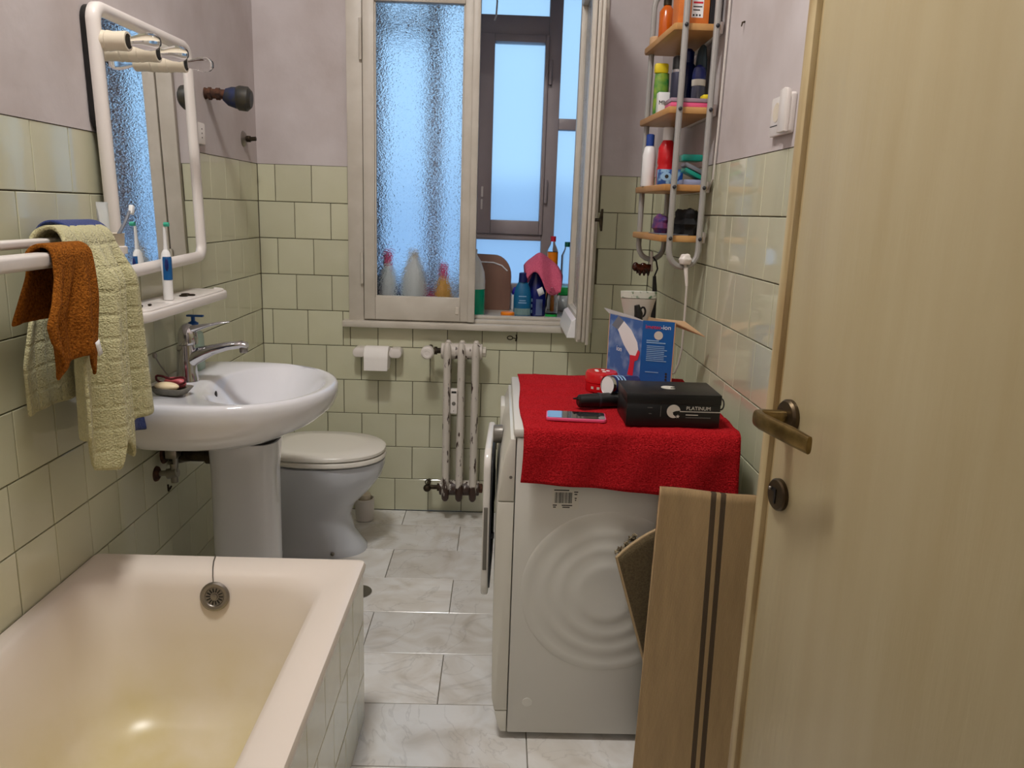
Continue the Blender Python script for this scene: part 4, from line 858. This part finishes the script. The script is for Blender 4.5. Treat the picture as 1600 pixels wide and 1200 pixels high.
# hair dryer carton, open at the top
cb_ = thing('hair_dryer_box', (1.45, -1.0, RZ), 'open blue carton with a white and red hair dryer printed on it', 'box')
A, B_, Dd = Vector((1.452, -1.075, 0)), Vector((1.545, -1.100, 0)), Vector((1.372, -.925, 0))
Cc = B_ + (Dd - A); H0, H1 = RZ, RZ + .195
def panel(p, q, z0, z1, th=.0025):
    d = (q - p).normalized(); n = Vector((d.y, -d.x, 0)) * th
    return MB().add([p + Z_ * z0, q + Z_ * z0, q + Z_ * z1, p + Z_ * z1, p - n + Z_ * z0, q - n + Z_ * z0, q - n + Z_ * z1, p - n + Z_ * z1], [(0, 1, 2, 3), (7, 6, 5, 4), (0, 4, 5, 1), (1, 5, 6, 2), (2, 6, 7, 3), (3, 7, 4, 0)])
part('front_panel', panel(A, B_, H0, H1), bluebox, cb_, smooth=False)
part('side_panel', panel(Dd, A, H0, H1), skybox, cb_, smooth=False)
part('back_panel', panel(Cc, Dd, H0, H1), carton, cb_, smooth=False)
part('side_panel', panel(B_, Cc, H0, H1), carton, cb_, smooth=False)
part('bottom_panel', MB().prism([(p.x, p.y) for p in (A, B_, Cc, Dd)], 'Z', H0, H0 + .002), carton, cb_, smooth=False)
nB = (Cc - B_).normalized()
fo = Vector((.095, .0, -.012))
f0, f1 = B_ + Z_ * H1 + nB * .004, B_ + Z_ * H1 + nB * .10
f3, f2 = f0 + Vector((.094, .012, -.040)), f1 + Vector((.088, -.02, -.004)); fd = Vector((0, 0, -.003))
part('flap', MB().add([f0, f1, f2, f3, f0 + fd, f1 + fd, f2 + fd, f3 + fd], [(0, 1, 2, 3), (7, 6, 5, 4), (0, 4, 5, 1), (1, 5, 6, 2), (2, 6, 7, 3), (3, 7, 4, 0)]), carton, cb_, 'torn brown cardboard flap', smooth=False)
dA = (A - Dd).normalized(); ds = .2
part('torn_flap', MB().add([Dd + Z_ * H1, A + Z_ * H1, A + Z_ * (H1 + .006) + nB * .05, Dd + Z_ * (H1 + .014) + nB * .05 + dA * .02, Dd + Z_ * (H1 - .002), A + Z_ * (H1 - .002), A + Z_ * (H1 + .004) + nB * .05, Dd + Z_ * (H1 + .012) + nB * .05 + dA * .02], [(0, 1, 2, 3), (7, 6, 5, 4), (0, 4, 5, 1), (1, 5, 6, 2), (2, 6, 7, 3), (3, 7, 4, 0)]), white_m, cb_, smooth=False)
def face_m(o_, d_, off=.0006):
    n = Vector((d_.y, -d_.x, 0)); M = Matrix((d_, Z_, n)).transposed().to_4x4(); return Matrix.Translation(o_ + n * off) @ M
dF = (B_ - A).normalized(); MF = face_m(A + Z_ * H0, dF); MS = face_m(Dd + Z_ * H0, dA)
wF = (B_ - A).length; wS = (A - Dd).length
part('lettering', text('imetec', .017, MF @ Matrix.Translation((.008, .172, 0))), ink_r, cb_, smooth=False)
part('lettering', text('-ion', .019, MF @ Matrix.Translation((.053, .172, 0))), white_m, cb_, smooth=False)
bx = MB()
for k in range(9): bx.box(.016, .016 + (.052 if k % 3 else .06), .075 + .0055 * k, .077 + .0055 * k, 0, .0004, M=MF)
bx.box(.014, .05, .135, .138, 0, .0004, M=MF); bx.box(.014, .07, .129, .132, 0, .0004, M=MF); bx.box(.016, .055, .040, .042, 0, .0004, M=MF)
part('printed_text', bx, ink_l, cb_, smooth=False, kind='stuff')
part('round_icon', MB().lathe([(.013, 0), (.013, .0004), (.001, .0004)], (.048, .153, 0), 20).xf(MF), ink, cb_, smooth=False)
ic = MB()
for k in range(4): ic.lathe([(.0035, 0), (.0035, .0006), (.001, .0006)], (.078, .012 + .009 * k, 0), 10)
part('small_icons', ic.xf(MF), ink_d, cb_, smooth=False)
# printed dryer: barrel, nozzle, rear cap, handle (flat print)
part('printed_barrel', MB().prism([(.050, .150), (.078, .180), (.118, .158), (.150, .125), (.158, .100), (.145, .082), (.120, .080), (.085, .108)], 'Z', 0, .0004).xf(MS), white_m, cb_, smooth=False)
part('printed_nozzle', MB().prism([(.018, .160), (.048, .193), (.078, .180), (.050, .150)], 'Z', 0, .0004).xf(MS), greyb, cb_, smooth=False)
part('printed_handle', MB().prism([(.118, .082), (.146, .084), (.156, .104), (.166, .098), (.158, .074), (.142, .066), (.138, .02), (.112, .02), (.120, .06)], 'Z', .0001, .0006).xf(MS), ink_r, cb_, smooth=False)
part('side_lettering', text('ion', .022, MS @ Matrix.Translation((.048, .085, .0002))), white_m, cb_, smooth=False)
# things standing in the carton
cu_ = thing('curling_tool', (1.45, -1.01, RZ), 'black hair tool handle with finger loop sticking out of the carton', 'hair tool')
part('handle', MB().tube([(1.445, -1.03, RZ + .01), (1.445, -1.03, RZ + .21), (1.438, -1.03, RZ + .235)], [.013, .013, .008], 14), black_m, cu_)
part('finger_loop', MB().tube([(1.457 + .008 * math.cos(a), -1.03, RZ + .215 + .014 * math.sin(a)) for a in [2 * PI * k / 16 for k in range(16)]], .003, 6, True), black_m, cu_)
bg = thing('paper_bag', (1.44, -.98, RZ), 'crumpled pale paper bag with green print behind the carton rim', 'bag')
part('bag', MB().loft([[(1.455 + w * math.cos(a) * (1 + .06 * math.sin(3 * a)), -.962 + .016 * math.sin(a), z) for a in [2 * PI * i / 20 for i in range(20)]] for w, z in ((.035, RZ + .01), (.036, RZ + .18), (.05, RZ + .235), (.054, RZ + .25))], cap1=True).xf(Matrix.Translation((-.005, -.02, 0))), mat('grey_paper', srgb(186, 178, 166), .7), bg)
part('printed_edge', MB().loft([[(1.45 + w * math.cos(a), -.982 + .0165 * math.sin(a), z) for a in [2 * PI * i / 20 for i in range(20)]] for w, z in ((.0545, RZ + .252), (.056, RZ + .272))]), mat('green_print', srgb(206, 208, 196), .6, noise=1, nscale=60, col2=srgb(70, 110, 74), contrast=(.56, .66)), bg)

# ================================================================== rugs leaning on the machine
rgM = Matrix.Translation((1.523, -1.66, .0)) @ Matrix.Rotation(math.radians(-3), 4, 'Z')
def rug(u, v):
    z = .74 * (1 - v); y = -.055 * v + .004 * math.sin(u * 7 + v * 3)
    w = .112 + .012 * v; return (-w + 2 * w * u - .012 * v, y + (.03 if False else 0), z - .012 * u * (1 - v))
rg = MB().grid(rug, 24, 40)
me = rg.mesh('rug', rug_m, smooth=True, angle=180); o = bpy.data.objects.new('rug', me); C.objects.link(o); o.matrix_world = rgM
props(o, 'folded beige woven rug with two dark stripes leaning on the washing machine', 'rug'); md = o.modifiers.new('s', 'SOLIDIFY'); md.thickness = .014; md.offset = 0
rg2 = thing('rug', (1.40, -1.62, 0), 'darker mat folded behind the striped rug with frayed fringe', 'rug')
def rug2(u, v):
    z = .60 - .02 * u * 0 - .60 * v + .055 * u * (1 - v) ; xl = 1.325 + .09 * min(1, v * 1.9) ; x = xl + (1.53 - xl) * u
    y = -1.612 - .018 * (1 - u) ** 2 * (1 - v) - .018 * v; return (x, y, z - .05 * (1 - v) * (1 - u) ** 3)
o = part('mat', MB().grid(rug2, 20, 30), rug_d, rg2, angle=180); md = o.modifiers.new('s', 'SOLIDIFY'); md.thickness = .010; md.offset = 0
part('border', MB().tube([rug2(u, 0) for u in [k / 14 for k in range(15)]][::-1] + [rug2(0, v) for v in [k / 14 for k in range(1, 10)]], .0055, 6), mat('rug_border', srgb(176, 152, 116), .9), rg2)
fg = MB()
for k in range(26):
    x = 1.325 + .05 * hsh(k, 1); z = .53 + .9 * (x - 1.325) + .02 * hsh(k, 4); y = -1.60 + .012 * hsh(k, 2)
    fg.tube([(x, y, z), (x - .006 + .012 * hsh(k, 3), y - .006, z + .012), (x - .012 + .02 * hsh(k, 5), y - .01, z + .008)], .0017, 5)
part('fringe', fg, mat('fringe', srgb(70, 56, 38), .9, noise=.8, nscale=80, col2=srgb(186, 172, 140)), rg2, kind='stuff')

# ================================================================== corner shelf unit on the right wall
su = thing('wall_shelf_unit', (1.58, -.77, 1.20), 'grey tube wall rack with four beech shelves', 'shelf')
def loop(x0, x1, y, z0, z1, r):
    p = [(x0, y, z1 - r)] + [(x0, y, z0 + r + .0)]; n = 8
    for k in range(1, n): a = PI + PI * k / n; p.append(((x0 + x1) / 2 + (x1 - x0) / 2 * math.cos(a), y, z0 + r + r * math.sin(a)))
    p += [(x1, y, z0 + r), (x1, y, z1 - r)]
    for k in range(1, n): a = PI * k / n; p.append(((x0 + x1) / 2 + (x1 - x0) / 2 * math.cos(a), y, z1 - r + r * math.sin(a)))
    return p
def dense(p, m=5):
    out = []
    for a, b in zip(p, p[1:] + p[:1]):
        a, b = Vector(a), Vector(b)
        k = m if (b - a).length > .2 else 1
        out += [a + (b - a) * i / k for i in range(k)]
    return out
part('tube_frame', MB().tube(dense(loop(1.537, 1.627, -.96, 1.205, 2.12, .05)), .0095, 10, True), tube_m, su)
part('tube_frame', MB().tube(dense(loop(1.510, 1.60, -.58, 1.205, 2.08, .05)), .0095, 10, True), tube_m, su)
SZ = [1.905, 1.675, 1.452, 1.300]
for z in SZ:
    bd_ = part('shelf_board', MB().prism([(1.512, -.952), (1.640, -.952), (1.640, -.56), (1.492, -.56), (1.487, -.575), (1.506, -.945)], 'Z', z - .02, z, .004), wood, su)
    for x in (1.537, 1.627): part('screw', MB().ell((x, -.971, z - .009), .006, .004, .006), dark_pl, bd_)
    part('wall_bracket', MB().box(1.640, 1.655, -.93, -.60, z - .022, z + .012, .003), wplast, su)
g3 = 'things on the wall rack'
def bxo(name, x0, x1, y0, y1, z0, h, m, label, cat, rot=0, bev=.003, group=None):
    c = Vector(((x0 + x1) / 2, (y0 + y1) / 2, 0)); M = Matrix.Translation(c) @ Matrix.Rotation(math.radians(rot), 4, 'Z') @ Matrix.Translation(-c)
    return single(name, MB().box(x0, x1, y0, y1, z0, z0 + h, bev, M=M), m, label, cat, group)
z = SZ[0]
t = thing('carton', (1.57, -.89, z), 'orange carton with white printed label on the top shelf of the rack', 'box')
part('box', MB().box(1.518, 1.608, -.935, -.85, z, z + .14, .002), orange_c, t)
part('label', MB().box(1.556, 1.590, -.9356, -.934, z + .018, z + .1), white_m, t)
lp = MB().box(1.560, 1.586, -.9362, -.9355, z + .046, z + .049).box(1.560, 1.580, -.9362, -.9355, z + .037, z + .040)
for k in range(3): lp.box(1.560 + k * .009, 1.565 + k * .009, -.9362, -.9355, z + .022, z + .027)
lq = part('print', lp, ink_d, t); part('red_print', MB().box(1.560, 1.588, -.9362, -.9355, z + .056, z + .061), ink_r, t)
bottle('pump_bottle', 1.530, -.70, z, [(.022, 0), (.024, .004), (.024, .085), (.014, .10), (.010, .105)], amber_m, [(.013, .105), (.013, .125), (.006, .127), (.006, .15)], dark_metal, 'amber bottle with dark pump at the far end of the top rack shelf')
bottle('bottle', 1.556, -.78, z, [(.02, 0), (.022, .004), (.022, .10), (.012, .12)], amber_m, [(.013, .12), (.013, .15)], orange, 'orange bottle behind the orange carton on the rack')
bxo('dark_box', 1.612, 1.636, -.92, -.84, z, .13, dark_pl, 'dark box squeezed beside the orange carton against the wall', 'box')
single('jar', MB().lathe([(.02, z), (.021, z + .003), (.021, z + .024), (.018, z + .027)], (1.515, -.62, 0), 16), carton, 'small tan jar at the far corner of the top rack shelf', 'jar')
z = SZ[1]
t = thing('refill_pouch', (1.53, -.68, z), 'green refill pouch with yellow top on the second rack shelf', 'pouch')
part('body', MB().loft([[(1.532 + .024 * w * math.cos(a), -.68 + .016 * d * math.sin(a), z + h) for a in [2 * PI * i / 18 for i in range(18)]] for w, d, h in ((.8, .9, 0), (1, 1, .01), (1.02, 1, .10), (.95, .7, .135))]), dgreen, t)
part('yellow_top', MB().box(1.506, 1.550, -.694, -.668, z + .134, z + .165, .006), yellow, t)
t = thing('carton', (1.532, -.733, z), 'small white carton lettered on the second rack shelf', 'box')
part('box', MB().box(1.512, 1.552, -.75, -.715, z, z + .068, .002), white_m, t)
part('lettering', text('MNR', .018, Matrix.Translation((1.513, -.7512, z + .03)) @ Matrix.Rotation(PI / 2, 4, 'X')), ink_d, t, smooth=False)
bottle('spray_can', 1.560, -.80, z, [(.021, 0), (.0225, .003), (.0225, .115), (.021, .122)], mat('slate_can', srgb(58, 60, 78), .35, .4), [(.0205, .122), (.0205, .16), (.018, .165)], black_m, 'slate grey spray can with black cap on the second rack shelf', 'can', extra=lambda t, x, y, z: part('silver_band', MB().lathe([(.0218, z + .118), (.0222, z + .126)], (x, y, 0), 20), chrome, t))
bottle('spray_can', 1.598, -.74, z, [(.024, 0), (.0255, .003), (.0255, .15), (.02, .158)], navy, [(.021, .158), (.021, .19), (.012, .2)], navy, 'tall navy spray can at the back of the second rack shelf', 'can')
bottle('roll_on', 1.608, -.87, z, [(.017, 0), (.0195, .004), (.0205, .06), (.019, .07)], mat('smoky_glass', srgb(70, 74, 92), .2), [(.021, .088), (.021, .105), (.017, .122), (.006, .131)], navy, 'roll-on deodorant with domed navy cap on the rack', 'deodorant', extra=lambda t, x, y, z: part('white_band', MB().lathe([(.0205, z + .07), (.0212, z + .088)], (x, y, 0), 20), ink, t))
single('toiletry_bag', MB().loft([[(1.628 + .012 * s * math.cos(a), -.80 + .06 * s * math.sin(a), z + h) for a in [2 * PI * i / 16 for i in range(16)]] for s, h in ((.9, 0), (1, .02), (1, .15), (.7, .19), (.3, .20))]), mat('petrol', srgb(40, 62, 74), .5), 'dark petrol coloured bag standing against the wall on the rack', 'bag')
single('sponge', MB().box(1.612, 1.636, -.925, -.87, z + .026, z + .040, .004), yellow, 'yellow sponge on the clear pink box', 'sponge')
t = thing('flat_box', (1.57, -.92, z), 'flat clear and pink plastic box at the front of the second shelf', 'box')
part('tray', MB().box(1.514, 1.638, -.945, -.87 + .02, z, z + .013, .002), pink_p, t); part('lid', MB().box(1.512, 1.640, -.947, -.848, z + .0135, z + .025, .002), mat('cloudy_clear', srgb(216, 190, 204), .15, trans=.5, ior=1.2), t)
z = SZ[2]
bottle('lotion_bottle', 1.508, -.68, z, [(.02, 0), (.022, .004), (.022, .10), (.017, .125), (.012, .13)], white_m, [(.0135, .13), (.0135, .165), (.009, .168)], mat('cap_blue', srgb(36, 70, 150), .35), 'white lotion bottle with blue cap on the third rack shelf')
bottle('mouthwash_bottle', 1.556, -.73, z, [(.028, 0), (.030, .004), (.030, .055), (.027, .065), (.030, .075), (.029, .12), (.016, .145)], red_p, [(.017, .145), (.017, .185), (.014, .187)], white_m, 'red ribbed bottle with white cap on the third rack shelf')
t = thing('carton', (1.53, -.83, z), 'blue patterned carton with an eye shaped print on the third shelf', 'box')
part('box', MB().box(1.510, 1.585, -.86, -.82, z, z + .048, .002), eyebox, t)
part('eye_print', MB().lathe([(.017, 0), (.0165, .0005), (.008, .0005)], (1.532, -.8603, z + .026), 24, 'Y', sy=.75), ink_l, t); part('pupil', MB().lathe([(.006, 0), (.006, .0008), (.001, .0008)], (1.534, -.8605, z + .026), 16, 'Y'), ink_d, t)
bxo('soap_case', 1.572, 1.634, -.90, -.83, z + .072, .02, teal, 'teal plastic case on top of the leaning boxes', 'case', 0, .004)
for k, (m_, a_) in enumerate(((greyb, 24), (teal, 24), (mat('pale_box', srgb(150, 160, 196), .5), 0))):
    c = Matrix.Translation((1.605, -.90, z + (.048 - .016 * k if k < 2 else .013))) @ Matrix.Rotation(math.radians(a_), 4, 'Y')
    single('slim_box', MB().box(-.034, .03, -.03, .03, -.006, .006, .002, M=c) if k < 2 else MB().box(1.572, 1.632, -.93, -.86, z, z + .016, .002), m_, ['slim grey box leaning on the third rack shelf', 'slim teal box leaning under the teal case', 'pale blue flat box lying at the front of the third shelf'][k], 'box')
z = SZ[3]
def lump(cx, cy, cz, rx, ry, rz, seed, amp=.22):
    mb = MB().ell((0, 0, 0), 1, 1, 1, 22, 14)
    for i, p in enumerate(mb.v):
        d = 1 + amp * (math.sin(p.x * 4 + seed) * math.cos(p.y * 5 + seed * 2) + .5 * math.sin(p.z * 9 + seed))
        p.x *= d * rx; p.y *= d * ry; p.z = max(-.75, p.z * d) * rz
    return mb.xf(Matrix.Translation((cx, cy, cz)))
single('black_pouch', lump(1.603, -.88, z + .0345, .038, .05, .046, 1.3), mat('black_cloth', srgb(20, 20, 22), .85), 'crumpled black cloth pouch on the lowest rack shelf', 'pouch')
single('pouch', lump(1.538, -.80, z + .0275, .026, .05, .036, 3.1, .15), purple, 'blue and purple patterned pouch on the lowest rack shelf', 'pouch')
single('card', MB().box(1.512, 1.60, -.93, -.74, z + .0002, z + .003, .0005), greyb, 'thin grey card under the pouches on the lowest shelf', 'card')
# hanging things
hk = thing('hook', (1.555, -.58, 1.19), 'small white hook on the far loop of the rack', 'hook')
part('hook', MB().tube([(1.556, -.592, 1.232), (1.556, -.60, 1.215), (1.556, -.598, 1.19), (1.556, -.605, 1.165), (1.556, -.615, 1.17)], .005, 8), wplast, hk)
cl = thing('claw_clip', (1.525, -.61, 1.155), 'brown tortoiseshell hair claw clip hanging from the rack', 'hair clip')
for s_ in (-1, 1): part('jaw', MB().grid(lambda u, v: (1.525 + .026 * (u - .5) * 2 * (1 - .2 * v), -.615 + s_ * .014 * math.sin(PI * (.15 + .75 * v)), 1.190 - .036 * v + .006 * math.sin(u * 18) * v), 14, 6), claw, cl)
part('spring', MB().ell((1.525, -.615, 1.186), .012, .009, .009), claw, cl)
part('wing', MB().ell((1.498, -.615, 1.18), .012, .01, .016), claw, cl)
hs = thing('hair_straightener', (1.565, -.62, 1.0), 'slim black hair tool hanging by its cord under the rack', 'hair tool')
part('body', MB().tube([(1.572, -.62, 1.00), (1.570, -.62, 1.10), (1.566, -.62, 1.15)], [.009, .0085, .006], 12), black_m, hs)
part('cord', MB().tube([(1.566, -.62, 1.15), (1.575, -.62, 1.175), (1.57, -.615, 1.20), (1.558, -.61, 1.215)], .003, 6), rubber, hs)
pg = thing('power_plug', (1.585, -.975, 1.19), 'white plug and cord hanging on the near loop of the rack', 'plug')
part('plug', lump(1.586, -.978, 1.228, .020, .016, .018, .5, .12), wplast, pg)
part('cord', MB().tube([(1.586, -.978, 1.215), (1.592, -.98, 1.19), (1.596, -.98, 1.15), (1.602, -.96, 1.05), (1.604, -.95, .95), (1.600, -.94, .90), (1.590, -.935, .868), (1.575, -.93, .862)], .0035, 8), cord_w, pg)
part('strain_relief', MB().tube([(1.589, -.979, 1.205), (1.596, -.98, 1.15)], [.007, .004], 10), wplast, pg)
# wall cable running from the rack down the right wall
single('wall_cable', MB().tube([(1.652, -.985, 2.2), (1.652, -.985, 1.9), (1.652, -.975, 1.6), (1.652, -.965, 1.47), (1.650, -.93, 1.44)], .003, 6), cord_w, 'thin white cable running down the wall behind the rack', 'cable')

# --- right wall: double outlet, hooks
orr = thing('wall_outlet', (RW, -1.52, 1.54), 'white raised wall outlet on the right wall beside the door', 'outlet')
part('plate', MB().prism(rrect(-1.585, -1.455, 1.545, 1.632, .008), 'X', RW - .014, RW - .001, .003), wplast, orr)
part('cover', MB().prism([(-1.585, 1.548), (-1.535, 1.548), (-1.535, 1.64)] + [(-1.56 , 1.643), (-1.58, 1.638), (-1.585, 1.62)], 'X', RW - .024, RW - .013, .003), wplast, orr)
part('socket', MB().lathe([(.022, .0), (.021, .001), (.001, .0005)], (0, 0, 0), 24, 'X').xf(Matrix.Translation((RW - .0138, -1.495, 1.597)) @ Matrix.Rotation(PI, 4, 'Z')), cream_pl, orr)
part('seam', MB().box(RW - .0145, RW - .0135, -1.53, -1.46, 1.567, 1.569), ink_d, orr)
for k, (y, z_) in enumerate(((-1.13, 1.872), (-1.42, 1.90))):
    single('wall_nail', MB().tube([(RW - .001, y, z_), (RW - .008, y, z_ - .002), (RW - .010, y, z_ - .012)], [.003, .0025, .0015], 8), dark_metal, ['small dark nail in the wall nearer the rack', 'small dark nail in the wall nearer the door'][k], 'nail')

# ================================================================== door
th = math.radians(10); E0 = Vector((1.468, -2.13, 0)); dd = Vector((math.sin(th), -math.cos(th), 0)); nn = Vector((-math.cos(th), -math.sin(th), 0))
DR = Matrix.Translation(E0) @ Matrix((dd, -nn, Z_)).transposed().to_4x4()      # local x along leaf, y into the leaf, z up
door = MB().box(.038, .80, 0, .038, .008, 2.08, .002, M=DR)
d1 = struct('door_1', door, door_m, smooth=True)
struct('door_edge', MB().box(0, .024, -.004, .034, .008, 2.08, .005, M=DR).box(.022, .04, .006, .036, .008, 2.08, M=DR), door_e, d1, True)
ha = DR @ Matrix.Translation((.072, 0, 1.058))
lever = struct('door_handle', MB().lathe([(.027, -.001), (.027, .006), (.024, .010), (.016, .011)], (0, 0, 0), 32, 'Y').xf(ha), bronze, d1, True)
lv_ = [(0, -.005, 0), (0, -.03, 0), (-.002, -.046, 0), (.004, -.057, 0), (.02, -.059, -.001), (.05, -.054, -.003), (.085, -.046, -.006), (.118, -.038, -.010)]
def ribbon(path, ws, hs):
    rings = []; Pp = [Vector(p) for p in path]
    for i, p in enumerate(Pp):
        t_ = (Pp[min(i + 1, len(Pp) - 1)] - Pp[max(i - 1, 0)]).normalized(); w_ = t_.cross(Z_).normalized()
        rings.append([p + w_ * ws[i] * math.copysign(abs(math.cos(a)) ** .6, math.cos(a)) + Z_ * hs[i] * math.copysign(abs(math.sin(a)) ** .8, math.sin(a)) for a in [2 * PI * k / 16 for k in range(16)]])
    return MB().loft(rings)
struct('lever', ribbon(lv_, [.010, .010, .009, .008, .007, .006, .006, .005], [.010, .011, .012, .013, .013, .0135, .014, .013]).xf(ha), brass, lever, True)
ke = DR @ Matrix.Translation((.068, 0, .928))
es = struct('keyhole_plate', MB().lathe([(.026, -.001), (.026, .006), (.0235, .0085), (.001, .009)], (0, 0, 0), 32, 'Y').xf(ke), bronze, d1, True)
struct('keyhole', MB().box(-.002, .003, -.0102, -.0085, -.014, .008).box(-.011, .003, -.0104, -.0085, .004, .010).xf(ke), black_m, es)
struct('key_stub', MB().ell((-.011, -.012, .008), .003, .003, .003).xf(ke), steel, es)
jm = MB(); jm.box(.66, .70, FY - .12, FY + .02, 0, 2.13); jm.box(1.612, 1.645, FY - .12, FY + .02, 0, 2.13); jm.box(.66, 1.645, FY - .12, FY + .02, 2.1, 2.15)
struct('trim_1', jm, door_m)
